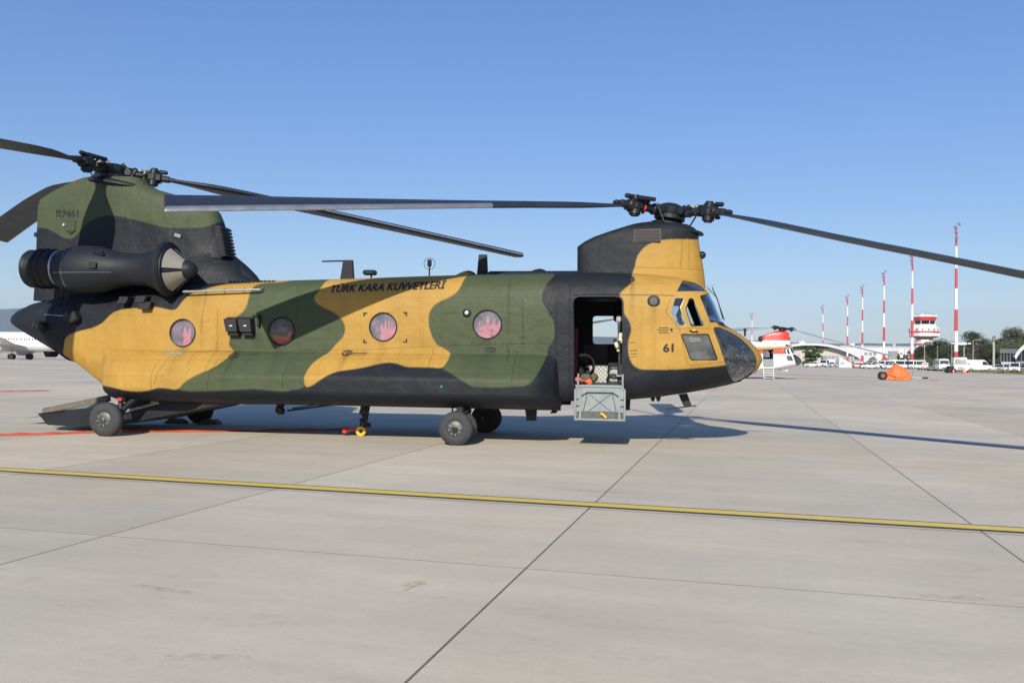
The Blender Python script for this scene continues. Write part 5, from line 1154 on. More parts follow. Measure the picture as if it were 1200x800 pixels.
for k in range(8):
    a0 = 2*math.pi*(k+.5)/8; b = MB(); b.cyl((11.25*u*math.cos(a0), 11.25*u*math.sin(a0), zpx(380.2)), (12.25*u*math.cos(a0), 12.25*u*math.sin(a0), zpx(376)), .10, n=6); b.build('cab_mullion', M['mastwhite'], ct)
ocyl('roof_band', M['mastred'], [(12.4*u, zpx(376)), (14.2*u, zpx(371.5))]); ocyl('roof', M['mastwhite'], [(14.6*u, zpx(371.5)), (14.6*u, zpx(369.6))])
for k, (dx, h) in enumerate(((-9, 4.5), (-6, 3), (-3, 5), (0, 3.5), (2, 6), (5, 4), (8, 5), (10, 3))):
    b = MB(); b.cyl((dx*u, .5, zpx(369.6)), (dx*u, .5, zpx(369.6-h)), .07, .04, 5); b.build('tower_aerial', M['lampgrey'], ct)
b = MB(); b.sphere((-2*u, 0, zpx(368.6)), .5, 8, 6); b.build('radome', M['mastwhite'], ct)

# ================================================================== terminal buildings
M['wallwhite'] = mat('terminal_white', (.50, .515, .54), .6, var=.05, scale=.1); M['wallbeige'] = mat('terminal_beige', (.46, .44, .40), .7, var=.06, scale=.1); M['wallgrey'] = mat('terminal_grey', (.22, .23, .24), .7, var=.15, scale=.2)
M['bluebox'] = mat('container_blue', (.03, .09, .17), .6)
DB = 430.0
def zb(y, px, D): return EYE+(hz(px)-y)*D/F_PX
tb = thing('terminal_building', base_at(960, DB), 0, label='long terminal hall with curved white roof and beige wall behind the tree', cat='building')
X0 = base_at(960, DB).x
def bx(px): return base_at(px, DB).x-X0
b = MB(); b.box(((bx(925)+bx(995))/2, 20, zb(408, 960, DB)/2), (bx(995)-bx(925), 38, zb(408, 960, DB))); b.build('wall', M['wallbeige'], tb, smooth=0)
roof = [(925, 403.5), (940, 402), (955, 402), (968, 403.2), (980, 406), (990, 409.5), (1000, 414), (1006, 417.5)]
b = MB(); pl_ = [(bx(a), zb(c, a, DB)) for a, c in roof]; lo_ = [(bx(a), zb(c+2.8+max(0, a-960)*.012, a, DB)) for a, c in roof]; b.prism(pl_+lo_[::-1], -3, 42); b.build('curved_roof', M['wallwhite'], tb, smooth=0)
for k, a in enumerate((930.5, 933, 935.5, 938.5, 941)):
    b = MB(); b.box((bx(a), -.1, zb(407.3, a, DB)), (.85, .3, 1.2)); b.build('window', M['darkglass'], tb)
b = MB(); b.box((bx(945.5), -.4, zb(416, 945, DB)), (1.5, .8, 9.5)); b.build('glazed_tower', M['darkglass'], tb)
b = MB(); b.box((bx(980), -1.2, zb(421, 980, DB)), (bx(1001)-bx(966), 2.6, 3.4)); b.build('lower_arcade', M['wallgrey'], tb)
for k in range(8):
    b = MB(); b.box((bx(968+k*4.3), -2.6, zb(421, 980, DB)), (.35, .3, 3.4)); b.build('arcade_column', M['wallbeige'], tb)
b = MB(); b.box((bx(943), 5, zb(401.3, 943, DB)), (3.2, 2, 1.2)); b.box((bx(943), 5, zb(400, 943, DB)), (1, 1, 1.5)); b.build('roof_plant', M['wallwhite'], tb, smooth=0)
DC = 520.0; tw2 = thing('terminal_block', base_at(1025, DC), 0, label='low flat white building with grey gate openings left of the control tower', cat='building')
X0 = base_at(1025, DC).x
def bx(px): return base_at(px, DC).x-X0
zr = zb(406.5, 1025, DC); b = MB(); b.box(((bx(985)+bx(1072))/2, 25, zr/2), (bx(1072)-bx(985), 50, zr)); b.build('wall', M['wallwhite'], tw2, smooth=0)
b = MB(); b.box(((bx(985)+bx(1072))/2, 25, zr+.3), (bx(1072)-bx(985)+1, 51, .5)); b.build('roof', M['wallwhite'], tw2, smooth=0)
for a0, a1, y0, y1, m_ in ((1040.5, 1051.5, 411, 420, 'wallgrey'), (1013, 1016.5, 413, 415.5, 'wallgrey'), (1018.5, 1021.5, 413, 415.5, 'wallgrey'), (1023.5, 1026.5, 413, 415.5, 'wallgrey'), (1054.5, 1057.5, 413, 414, 'wallgrey'), (1000, 1012, 417, 424, 'wallgrey')):
    b = MB(); b.box(((bx(a0)+bx(a1))/2, -.2, (zb(y0, 1025, DC)+zb(y1, 1025, DC))/2), (bx(a1)-bx(a0), .6, zb(y0, 1025, DC)-zb(y1, 1025, DC))); b.build('gate' if a1-a0 > 5 else 'window', M[m_], tw2)
for a in (1052, 1060, 1066): b = MB(); b.box((bx(a), -.3, zr/2), (.3, .4, zr)); b.build('wall_joint', M['wallbeige'], tw2)
for a, w in ((1002.5, 3.0), (1052.5, 1.0)): b = MB(); b.box((bx(a), 6, zr+1.3), (w, 2, 1.6)); b.build('roof_plant', M['wallwhite'], tw2)
# ---- dark glass hall with a white arch at the right edge
DG = 190.0; gh = thing('glass_hall', base_at(1190, DG), R(-30), label='dark glass building with a white arched roof edge at the right side', cat='building')
X0 = base_at(1190, DG).x
def bx(px): a = math.atan((px-600)/F_PX); return DG/math.cos(math.atan(590/F_PX))*math.tan(a-math.atan(590/F_PX))
zt_ = zb(412.5, 1180, DG); zm_ = zb(424.5, 1180, DG)
M['facade'] = mat('blue_black_glass', (.012, .018, .034), .45, spec=.15, var=.3, scale=.6); M['slate'] = mat('slate_roof', (.09, .10, .115), .6)
b = MB(); b.box(((bx(1172.5)+bx(1190))/2, 4, (zt_+zm_)/2), (bx(1190)-bx(1172.5), 8, zt_-zm_)); b.build('glass_wing', M['facade'], gh, smooth=0)
b = MB(); b.box(((bx(1172)+bx(1192))/2, 4, zt_+.25), (bx(1192)-bx(1171.5), 8.8, 1.0)); b.build('wing_roof', M['slate'], gh, smooth=0)
for k in range(5): b = MB(); b.box((bx(1173+k*3.6), -.1, (zt_+zm_)/2), (.12, .12, zt_-zm_)); b.build('mullion', M['lampgrey'], gh)
b = MB(); b.box(((bx(1173)+bx(1189))/2, -1.0, zm_-.15), (bx(1188)-bx(1173), 3, .45)); b.build('canopy', M['wallwhite'], gh)
b = MB(); b.box(((bx(1173)+bx(1190))/2, 3.5, zm_/2-.3), (bx(1190)-bx(1174), 6, zm_-.6)); b.build('ground_floor', M['wallgrey'], gh, smooth=0)
arch = [(1188.5, 417.5), (1190.5, 413.5), (1194, 409), (1199, 404.5), (1206, 400), (1216, 396), (1230, 393.5), (1245, 394), (1262, 397), (1275, 403), (1285, 412), (1288, 418)]
po = [(bx(a), zb(c, a, DG)) for a, c in arch]; cxm = (po[0][0]+po[-1][0])/2; pi_ = [(cxm+(a-cxm)*.955, c-.75) for a, c in po]
b = MB(); b.prism(po+pi_[::-1], -1.6, 12); b.build('white_arch', M['wallwhite'], gh, smooth=0)
b = MB(); b.prism([(a, c-.0) for a, c in pi_]+[(pi_[-1][0], 0), (pi_[0][0], 0)], .2, 11); b.build('arch_glazing', M['facade'], gh, smooth=0)
for k in range(9): b = MB(); x = pi_[0][0]+(k+.5)*2.0; b.box((x, .1, zb(430, 1195, DG)+1.6), (.12, .14, 4.2)); b.build('mullion', M['lampgrey'], gh)
b = MB(); b.box(((pi_[0][0]+pi_[-1][0])/2, .0, zb(424.5, 1195, DG)), (pi_[-1][0]-pi_[0][0], .5, .5)); b.build('transom', M['wallgrey'], gh)

# ================================================================== vegetation
def leafmat(name, c):
    mm = bpy.data.materials.new(name); mm.use_nodes = True; t = mm.node_tree; N = t.nodes; L = t.links; b = N['Principled BSDF']; b.inputs['Roughness'].default_value = .7; b.inputs['Specular IOR Level'].default_value = .2
    ge = N.new('ShaderNodeNewGeometry'); mr = N.new('ShaderNodeMapRange'); mr.inputs[3].default_value = .55; mr.inputs[4].default_value = 1.5; L.new(ge.outputs['Random Per Island'], mr.inputs[0])
    oi = N.new('ShaderNodeObjectInfo'); m2 = N.new('ShaderNodeMapRange'); m2.inputs[3].default_value = .85; m2.inputs[4].default_value = 1.15; L.new(oi.outputs['Random'], m2.inputs[0]); mu = N.new('ShaderNodeMath'); mu.operation = 'MULTIPLY'; L.new(mr.outputs[0], mu.inputs[0]); L.new(m2.outputs[0], mu.inputs[1])
    vs = N.new('ShaderNodeVectorMath'); vs.operation = 'SCALE'; vs.inputs[0].default_value = c; L.new(mu.outputs[0], vs.inputs['Scale']); L.new(vs.outputs[0], b.inputs['Base Color'])
    return mm
LEAF = {'dark': leafmat('leaf_dark', (.060, .088, .040)), 'mid': leafmat('leaf_mid', (.085, .125, .042)), 'pine': leafmat('leaf_pine', (.095, .110, .062)), 'pale': leafmat('leaf_pale', (.12, .13, .06)), 'yellow': leafmat('leaf_yellow', (.17, .14, .06))}
BARK = mat('bark', (.10, .075, .055), .9)
def crown_mesh(seed, lumps, size, n, shape='round'):
    rr = random.Random(seed); vs = []; fs = []; L_ = []
    for k in range(lumps):
        t = rr.random(); a = rr.uniform(0, 2*math.pi)
        if shape == 'round': z = .22+.70*t; rad = .42*math.sin(math.pi*min(max((z-.15)/.95, 0), 1))**.7*rr.uniform(.4, 1.0)
        elif shape == 'pine': z = .35+.6*t; rad = .46*(1-.65*t)*rr.uniform(.3, 1)
        else: z = .10+.85*t; rad = .28*(1-.75*t)*rr.uniform(.3, 1)
        L_.append((rad*math.cos(a), rad*math.sin(a), z, rr.uniform(.08, .15)*(1 if shape != 'cone' else .7)))
    for k in range(n):
        cx, cy, cz, r = L_[rr.randrange(len(L_))]; d = Vector((rr.gauss(0, 1), rr.gauss(0, 1), rr.gauss(0, .75))).normalized()*r*1.15*rr.random()**.35; c = Vector((cx, cy, cz))+d
        u = Vector((rr.gauss(0, 1), rr.gauss(0, 1), rr.gauss(0, 1))).normalized(); w = u.orthogonal().normalized(); s_ = size*rr.uniform(.6, 1.3); o = len(vs)
        vs += [c+u*s_, c+w*s_*.6, c-u*s_*.8, c-w*s_*.6]; fs.append((o, o+1, o+2, o+3))
    me = bpy.data.meshes.new('crown'); me.from_pydata(vs, [], fs); return me, L_
def trunk_mesh(L_, seed):
    b = MB(); b.tube([(0, 0, 0), (.01, 0, .3), (-.01, .01, .6), (0, 0, .85)], [.030, .022, .014, .005], 7); rr = random.Random(seed)
    for c in L_[:9]: b.tube([(0, 0, max(c[2]-.25, .15)), (c[0]*.5, c[1]*.5, c[2]-.1), (c[0], c[1], c[2])], [.012, .008, .003], 5)
    return b.mesh('trunk', BARK, 60)
KIND = {}
for nm_, sh, cm, n in (('round', 'round', 'dark', 7600), ('roundb', 'round', 'mid', 7400), ('pine', 'pine', 'pine', 6200), ('cone', 'cone', 'mid', 3800), ('rounds', 'round', 'dark', 7000)):
    me, L_ = crown_mesh(hash(nm_) % 97 if 0 else len(nm_)*7+n % 13, {'round': 26, 'pine': 22, 'cone': 22}[sh], .022 if sh != 'pine' else .018, n, sh); me.materials.append(LEAF[cm]); KIND[nm_] = (me, trunk_mesh(L_, 5))
def tree(px, top, D, kind, wide, label, name='broadleaf_tree', rz=None, group='trees behind the parked vehicles'):
    root = thing(name, base_at(px, D), random.uniform(0, 6), label=label, cat='tree', group=group); H = (EYE+(hz(px)-top)*D/F_PX)*1.04; wide *= 1.5
    me, tk = KIND[kind]
    for nm_, m_ in (('crown', me), ('trunk', tk)): o = link(nm_, m_, root); o.scale = (H*wide, H*wide, H*1.03)
trees = [(953, 407.5, 300, 'cone', 1.9, 'bright green conical tree standing before the beige terminal wall', 'conical_tree'),
 (1074, 411, 300, 'round', 1.0, 'dark round tree at the foot of the control tower, leftmost of the long row'), (1085, 408, 270, 'roundb', 1.1, 'mid green round tree right of the control tower shaft'),
 (1095, 401, 290, 'rounds', 1.1, 'dark tree behind the second lamp post from the left'), (1106, 401, 280, 'round', 1.1, 'dark tree left of the tallest striped mast'),
 (1116, 405, 260, 'rounds', 1.0, 'lower dark tree directly behind the tallest striped mast'), (1129, 404, 300, 'round', 1.1, 'dark tree under the white raised cabin'),
 (1141, 393, 270, 'pine', .95, 'tall pine rising behind the curved lamp post', 'pine_tree'), (1152, 400, 290, 'pine', 1.0, 'pine between the curved lamp post and the thick grey pole', 'pine_tree'),
 (1161, 404, 270, 'roundb', 1.0, 'round tree behind the thick grey pole'), (1172, 400, 290, 'pine', 1.0, 'pine above the left corner of the dark glass building', 'pine_tree'),
 (1187, 388.5, 280, 'pine', .9, 'tallest pine, above the white arch at the right', 'pine_tree'), (1199, 394, 290, 'pine', .95, 'pine at the right edge above the arch', 'pine_tree'),
 (1178, 402, 260, 'round', .9, 'dark tree just behind the roof of the glass wing'), (1214, 392, 280, 'pine', .95, 'pine beyond the right edge of the row', 'pine_tree')]
for a in trees: tree(*a[:6], name=(a[6] if len(a) > 6 else 'broadleaf_tree'))
def shrub(px, w, top, D, c, label, n=1500):
    rr = random.Random(int(px)); W_ = w*D/F_PX; H = max(EYE+(hz(px)-top)*D/F_PX, .8); vs = []; fs = []
    for k in range(n):
        x = rr.uniform(-W_/2, W_/2); h = H*(.75+.25*math.sin(x*1.3+px))*(1-(2*x/W_)**6); z = h*rr.random()**.6; cc = Vector((x, rr.uniform(-1, 1), z)); u = Vector((rr.gauss(0, 1), rr.gauss(0, 1), rr.gauss(0, 1))).normalized(); w_ = u.orthogonal().normalized(); s_ = .24; o = len(vs); vs += [cc+u*s_, cc+w_*s_*.6, cc-u*s_, cc-w_*s_*.6]; fs.append((o, o+1, o+2, o+3))
    me = bpy.data.meshes.new('hedge'); me.from_pydata(vs, [], fs); me.materials.append(LEAF[c]); o = link('hedge', me, None, label=label, cat='hedge'); o.location = base_at(px, D)
shrub(1028, 34, 417.5, 330, 'mid', 'loose green hedge in front of the flat white building'); shrub(1058, 22, 419, 330, 'dark', 'darker hedge behind the orange tarpaulin')
shrub(1146, 34, 422.5, 200, 'pale', 'yellowish low hedge behind the white panel van'); shrub(1181, 22, 425.5, 185, 'mid', 'green hedge along the foot of the dark glass wing', 900); shrub(1090, 36, 417, 240, 'dark', 'dark hedge behind the baggage carts')
for k, (px, tp) in enumerate(((1053, 415), (1059, 416), (1063, 416.5))): tree(px, tp, 350, 'cone', .5, ('narrow cypress left of its two neighbours before the white block', 'narrow cypress between its two neighbours before the white block', 'narrow cypress nearest the control tower before the white block')[k], 'cypress_tree', group='small cypresses')
# dry grass verge
gb = base_at(1150, 165); b = MB(); a_, c_, e_, f_ = G(1095, 434.6), G(1260, 441), base_at(1300, 190), base_at(1095, 190)
b.add([(p.x, p.y, .004) for p in (a_, c_, e_, f_)], [(0, 1, 2, 3)]); b.build('grass_verge', mat('dry_verge', (.22, .19, .11), .95, var=.35, scale=.8), None, smooth=0, kind='structure')
rr = random.Random(9); vs = []; fs = []
for k in range(5000):
    u_, v_ = rr.random(), rr.random(); p = Vector(a_).lerp(Vector(c_), u_).lerp(Vector(f_).lerp(Vector(e_), u_), v_); h = rr.uniform(.04, .2); w_ = rr.uniform(.1, .3); an = rr.uniform(0, 3.1); o = len(vs)
    vs += [(p.x-w_*math.cos(an), p.y-w_*math.sin(an), 0), (p.x+w_*math.cos(an), p.y+w_*math.sin(an), 0), (p.x, p.y, h)]; fs.append((o, o+1, o+2))
me = bpy.data.meshes.new('dry_grass'); me.from_pydata(vs, [], fs); me.materials.append(LEAF['yellow']); link('dry_grass', me, None, kind='stuff', label='dry yellow grass on the verge below the parked cars', cat='grass')

M['postgrey'] = mat('galvanised_post', (.34, .34, .31), .6)
# ================================================================== lamp posts and poles
def lamppost(px, top, base, arm, label, r=.07):
    D = EYE*F_PX/(base-hz(px)); H = EYE+(hz(px)-top)*D/F_PX; root = thing('lamp_post', base_at(px, D), 0, label=label, cat='lamp post', group='lamp posts by the parking area')
    b = MB(); b.cyl((0, 0, 0), (0, 0, H), r*1.3, r, 8); b.build('post', M['postgrey'], root)
    if arm: b = MB(); b.tube([(0, 0, H-.1), (arm*.4, 0, H+.15), (arm, 0, H+.1)], .05, 6); b.build('lamp_arm', M['postgrey'], root); b = MB(); b.box((arm*1.15, 0, H+.08), (.8, .3, .15), bev=.05); b.build('lamp_head', M['postgrey'], root)
    else: b = MB(); b.box((0, 0, H+.05), (.35, .25, .18), bev=.04); b.build('lamp_head', M['postgrey'], root)
lamppost(1083.3, 403.8, 432.5, 1.6, 'slim lamp post with an arm in front of the trees right of the control tower'); lamppost(1098.6, 406, 432, 0, 'slim straight lamp post behind the white minibus', .05); lamppost(1140.3, 398.8, 432.5, 1.6, 'pale lamp post with an arm behind the white panel van')
lamppost(1115.2, 391, 433.5, 0, 'very thin dark pole just left of the tallest striped mast', .035); lamppost(1046.3, 405, 430, 0, 'thin pale pole before the grey gate opening', .05); lamppost(1063.2, 407, 430, 0, 'thin pole just left of the tall mast at the control tower', .04)
D = 175; root = thing('equipment_pole', base_at(1164.5, D), 0, label='thick grey pole with a red and white flag-like head between hedge and glass building', cat='pole'); H = EYE+(hz(1164)-400)*D/F_PX
b = MB(); b.cyl((0, 0, 0), (0, 0, H), .26, .20, 12); b.build('pole_shaft', M['postgrey'], root)
b = MB(); b.box((-.1, 0, H+.55), (.30, .3, 1.1), bev=.05); b.build('pole_head', M['lampgrey'], root); b = MB(); b.box((.18, -.1, H+.9), (.22, .1, .6)); b.build('red_panel', M['mastred'], root)
D = 215; root = thing('raised_cabin', base_at(1126, D), 0, label='white flat roofed shelter showing above the trees beside the tallest mast', cat='shelter'); H = EYE+(hz(1126)-404)*D/F_PX
b = MB(); b.box((0, 0, H+.3), (10*D/F_PX, 1.5, .65), bev=.05); b.build('shelter_roof', M['mastwhite'], root)
for s_ in (-1, 1): b = MB(); b.cyl((s_*.8, 0, 0), (s_*.8, 0, H), .12, n=8); b.build('shelter_post', M['postgrey'], root)
b = MB(); b.box((2.0, 0, H+.35), (.8, .5, .3)); b.box((-2.2, 0, H+.35), (.6, .5, .3)); b.build('side_lamps', M['mastwhite'], root)

# ================================================================== vehicles
M['carwhite'] = mat('car_white', (.60, .61, .62), .25, coat=.6); M['carsilver'] = mat('car_silver', (.45, .47, .50), .3, metal=.4, coat=.5); M['lamp'] = mat('headlight', (.75, .78, .8), .1, spec=.8); M['tail'] = mat('tail_light_red', (.35, .01, .01), .25); M['pinkbox'] = mat('faded_pink', (.62, .48, .47), .6)
def vehicle(kind, paint_):
    """x forward, built from a side profile with inset glass"""
    spec = {'van': (4.9, 1.9, [(-2.45, .35), (2.40, .35), (2.45, .75), (2.30, 1.05), (1.55, 1.20), (.95, 1.95), (.6, 2.02), (-2.35, 2.02), (-2.45, 1.8)], [((1.42, 1.25), (.92, 1.85), (.15, 1.85), (.15, 1.22)), ((-.05, 1.25), (-.05, 1.82), (-2.2, 1.82), (-2.2, 1.25))]),
            'panel_van': (5.2, 2.0, [(-2.6, .35), (2.55, .35), (2.6, .8), (2.45, 1.1), (1.7, 1.3), (1.15, 2.1), (.8, 2.3), (-2.5, 2.35), (-2.6, 2.1)], [((1.58, 1.32), (1.1, 1.98), (.45, 1.98), (.45, 1.3))]),
            'car': (4.3, 1.75, [(-2.15, .3), (2.1, .3), (2.15, .6), (2.05, .8), (1.1, .95), (.45, 1.42), (-1.1, 1.47), (-1.75, 1.0), (-2.1, .92)], [((.95, .98), (.42, 1.36), (-.25, 1.38), (-.25, .97)), ((-.35, .97), (-.35, 1.38), (-1.05, 1.40), (-1.5, .99))]),
            'minibus': (7.0, 2.2, [(-3.5, .4), (3.45, .4), (3.5, .9), (3.40, 1.45), (3.05, 2.45), (2.8, 2.7), (-3.4, 2.75), (-3.5, 2.5)], [((3.2, 1.4), (2.9, 2.3), (2.0, 2.35), (2.0, 1.4)), ((1.85, 1.4), (1.85, 2.35), (-.6, 2.35), (-.6, 1.4)), ((-.75, 1.4), (-.75, 2.35), (-3.2, 2.35), (-3.2, 1.4))]),
            'truck': (5.2, 2.3, [(-2.6, .6), (2.55, .45), (2.6, 1.3), (2.45, 1.45), (2.2, 2.55), (1.9, 2.75), (.5, 2.75), (.45, 1.3), (-2.6, 1.25)], [((2.28, 1.5), (2.1, 2.35), (1.1, 2.4), (1.1, 1.5))])}[kind]
    Lg, Wd_, prof, wins = spec; root = thing({'car': 'parked_car', 'van': 'passenger_van', 'panel_van': 'panel_van', 'minibus': 'minibus', 'truck': 'cab_truck'}[kind], (0, 0, 0))
    b = MB(); h = Wd_/2; zmax = max(p[1] for p in prof); mid_ = zmax*.58
    def wy(z): return h if z < mid_ else h-.14*(z-mid_)
    n = len(prof); rings_ = [[(x*.985, -wy(z)+.0, z) for x, z in prof], [(x, -wy(z)+.09, z) for x, z in prof], [(x, wy(z)-.09, z) for x, z in prof], [(x*.985, wy(z), z) for x, z in prof]]
    vs = [p for r in rings_ for p in r]; fs = []
    for k in range(3):
        for i in range(n): fs.append((k*n+i, k*n+(i+1) % n, (k+1)*n+(i+1) % n, (k+1)*n+i))
    tr = tessellate_polygon([[Vector((a, c, 0)) for a, c in prof]]); fs += [tuple(t) for t in tr]+[tuple(3*n+i for i in t) for t in tr]
    b.add(vs, fs); b.build('vehicle_body', paint_, root, smooth=30)
    for w in wins:
        for s_ in (-1, 1):
            b = MB(); b.add([(x, s_*(wy(z)+.012), z) for x, z in w], [(0, 1, 2, 3)]); b.build('side_window', M['darkglass'], root, smooth=0)
    fw = {'van': ((1.55, 1.22), (.98, 1.93)), 'panel_van': ((1.7, 1.32), (1.17, 2.08)), 'car': ((1.08, .97), (.47, 1.41)), 'minibus': ((3.40, 1.47), (3.08, 2.38)), 'truck': ((2.45, 1.48), (2.22, 2.5))}[kind]
    dx, dz = fw[1][0]-fw[0][0], fw[1][1]-fw[0][1]; nn = Vector((dz, 0, -dx)).normalized()*.015
    b = MB(); b.add([(fw[0][0]+nn.x+.05*dx, -wy(fw[0][1])+.14, fw[0][1]+nn.z+.05*dz), (fw[0][0]+nn.x+.05*dx, wy(fw[0][1])-.14, fw[0][1]+nn.z+.05*dz), (fw[1][0]+nn.x-.06*dx, wy(fw[1][1])-.17, fw[1][1]+nn.z-.06*dz), (fw[1][0]+nn.x-.06*dx, -wy(fw[1][1])+.17, fw[1][1]+nn.z-.06*dz)], [(0, 1, 2, 3)]); b.build('windscreen', M['darkglass'], root, smooth=0)
    xf = Lg/2; zl = .68 if kind != 'truck' else .8
    for s_ in (-1, 1):
        b = MB(); b.box((xf-.03, s_*(h-.32), zl), (.08, .36, .17), bev=.03); b.build('headlight', M['lamp'], root)
        b = MB(); b.box((-xf+.02, s_*(h-.2), .95), (.06, .2, .34)); b.build('tail_lamp', M['tail'], root)
        b = MB(); b.box((fw[0][0]-.1, s_*(h+.12), fw[0][1]+.12), (.12, .2, .24), bev=.03); b.build('wing_mirror', M['ink'], root)
    b = MB(); b.box((xf-.0, 0, .47), (.1, Wd_*.8, .16), bev=.03); b.box((xf, 0, zl+.02), (.05, Wd_*.4, .14)); b.build('bumper_grille', M['ink'], root)
    rw_ = .33 if kind in ('car', 'van', 'panel_van') else .45
    for x in (xf-.85, -xf+.85):
        for s_ in (-1, 1):
            b = MB(); b.lathe((x, s_*(h-.10), rw_), (0, s_, 0), [(0, rw_), (.11, rw_), (.13, rw_*.85)], 18); wv = b.build('road_wheel', M['tyre_dark'], root); b = MB(); b.lathe((x, s_*(h+.03), rw_), (0, s_, 0), [(0, rw_*.6), (.01, rw_*.5)], 14); b.build('wheel_rim', M['steel'], wv)
    if kind == 'truck': b = MB(); b.box((-1.1, 0, 2.0), (2.9, 2.2, 1.4), bev=.03); b.build('cargo_box', M['carwhite'], root)
    return root
protos = {}
def park(kind, px, basey, yaw, label, group, paint_='carwhite', s=1.0):
    key = (kind, paint_)
    if key not in protos: o = protos[key] = vehicle(kind, M[paint_])
    else: o = copy_tree(protos[key])
    D = EYE*F_PX/(basey-hz(px)); o.location = base_at(px, D); o.rotation_euler = (0, 0, R(yaw)); o.scale = (s, s, s)
    tag(o, label, {'van': 'van', 'panel_van': 'van', 'car': 'car', 'minibus': 'minibus', 'truck': 'truck'}[kind], group)
GW = 'white vehicles parked along the apron edge'
park('van', 964.8, 430.4, -110, 'small white van facing the camera at the foot of the leftmost striped mast', GW)
park('car', 951, 430.0, 175, 'low white car beside the conical green tree', GW); park('car', 973.5, 430.2, -80, 'white car between the small van and the white tent', GW); park('panel_van', 971.5, 429.4, 185, 'white panel van partly behind the small front-facing van', GW)
park('car', 1019, 431.9, 170, 'white car at the left end of the row beside the blue container', GW); park('van', 1027, 431.8, 175, 'white van second from the left in the row beside the blue container', GW); park('van', 1036, 432.0, 172, 'white van behind the striped mast near the orange tarpaulin', GW, s=1.0); park('car', 1043, 432.3, 178, 'white car just left of the orange tarpaulin', GW)
park('minibus', 1056, 432.0, 174, 'white minibus behind the orange tarpaulin', GW, s=.82); park('minibus', 1070, 432.0, 176, 'white minibus behind the tall mast at the control tower', GW, s=.82)
park('minibus', 1103.8, 434.2, -108, 'white minibus facing the camera right of the baggage carts', GW, s=.9); park('truck', 1124.2, 436.8, -112, 'white truck seen from the front below the tallest striped mast', GW, s=.93)
park('panel_van', 1146.5, 435.0, -8, 'white panel van seen from the side below the yellowish hedge', GW); park('panel_van', 1137.5, 434.0, -115, 'pale van tucked between the white truck and the side-on panel van', GW, s=.85)
park('car', 1170.5, 435.8, -118, 'white car left of the two others in front of the dark glass wing', GW); park('car', 1180.5, 436.0, -112, 'white car in the middle of the group before the dark glass wing', GW); park('van', 1189.5, 436.6, -122, 'white van with dark front before the arch', GW, s=.9); park('car', 1198, 436.6, -120, 'silver car at the right edge before the arch', GW, 'carsilver')
# container, shed, tent-like shelter
def simple(name, px, basey, w, h, dep, parts, label, cat, yaw=0):
    D = EYE*F_PX/(basey-hz(px)); root = thing(name, base_at(px, D), R(yaw), label=label, cat=cat); k = D/F_PX; parts(root, w*k, h*k, dep); return root
def cont(root, w, h, d):
    b = MB(); b.box((0, 0, h/2+.1), (w, d, h)); b.build('container_shell', M['bluebox'], root, smooth=0)
    for i in range(5): b = MB(); b.box((-w/2+w*(i+.5)/5, -d/2-.03, h/2+.1), (.06, .06, h*.95)); b.build('corrugation', M['bluebox'], root)
    b = MB(); b.box((0, 0, .05), (w*.9, d*.9, .1)); b.build('skid', M['ink'], root)
simple('blue_container', 1011.5, 431.2, 4.6, 4.4, 2, cont, 'small dark blue container at the foot of the striped mast', 'container')
def shed(root, w, h, d):
    b = MB(); b.box((0, 0, h*.45+.2), (w, d, h*.8)); b.build('shed_body', M['pinkbox'], root, smooth=0); b = MB(); b.box((0, -.1, h*.92), (w*1.08, d*1.1, .25)); b.build('shed_roof', M['carwhite'], root)
    b = MB(); b.box((0, -d/2-.03, h*.62), (w*.9, .05, .35)); b.build('faded_stripe', M['tail'], root)
    for s_ in (-1, 1): b = MB(); b.cyl((s_*w*.3, -d/2+.1, .35), (s_*w*.3, d/2-.1, .35), .35, n=12); b.build('trailer_wheel', M['tyre_dark'], root)
simple('box_trailer', 1004.2, 430.9, 9, 7.5, 2.2, shed, 'faded pinkish box trailer left of the blue container', 'trailer')
def tent(root, w, h, d):
    b = MB(); b.loft([[(-w/2, y, .0), (-w/2+.1, y, h*.8), (-w*.42, y, h*.95), (-w*.30, y, h), (-w*.22, y, h*.84), (-.0, y, h*.72), (w*.25, y, h*.45), (w*.46, y, h*.30), (w/2, y, 0)] for y in (-d/2, -d/6, d/6, d/2)]); b.build('hood', M['white'], root, smooth=0)
    for x in (-w*.36, -w*.20): b = MB(); b.box((x, -d/2-.03, h*.42), (w*.10, .05, h*.26)); b.build('hood_window', M['wallgrey'], root)
    b = MB(); b.box((-w*.34, 0, h*1.03), (w*.12, .6, h*.1)); b.build('top_vent', M['carwhite'], root)
    b = MB(); b.box((0, 0, .12), (w*.96, d*.9, .1)); b.build('base_rail', M['ink'], root)
simple('covered_vehicle', 989.3, 430.4, 16.5, 11.5, 3, tent, 'white wedge-shaped service vehicle with two small windows beside the box trailer', 'service vehicle')
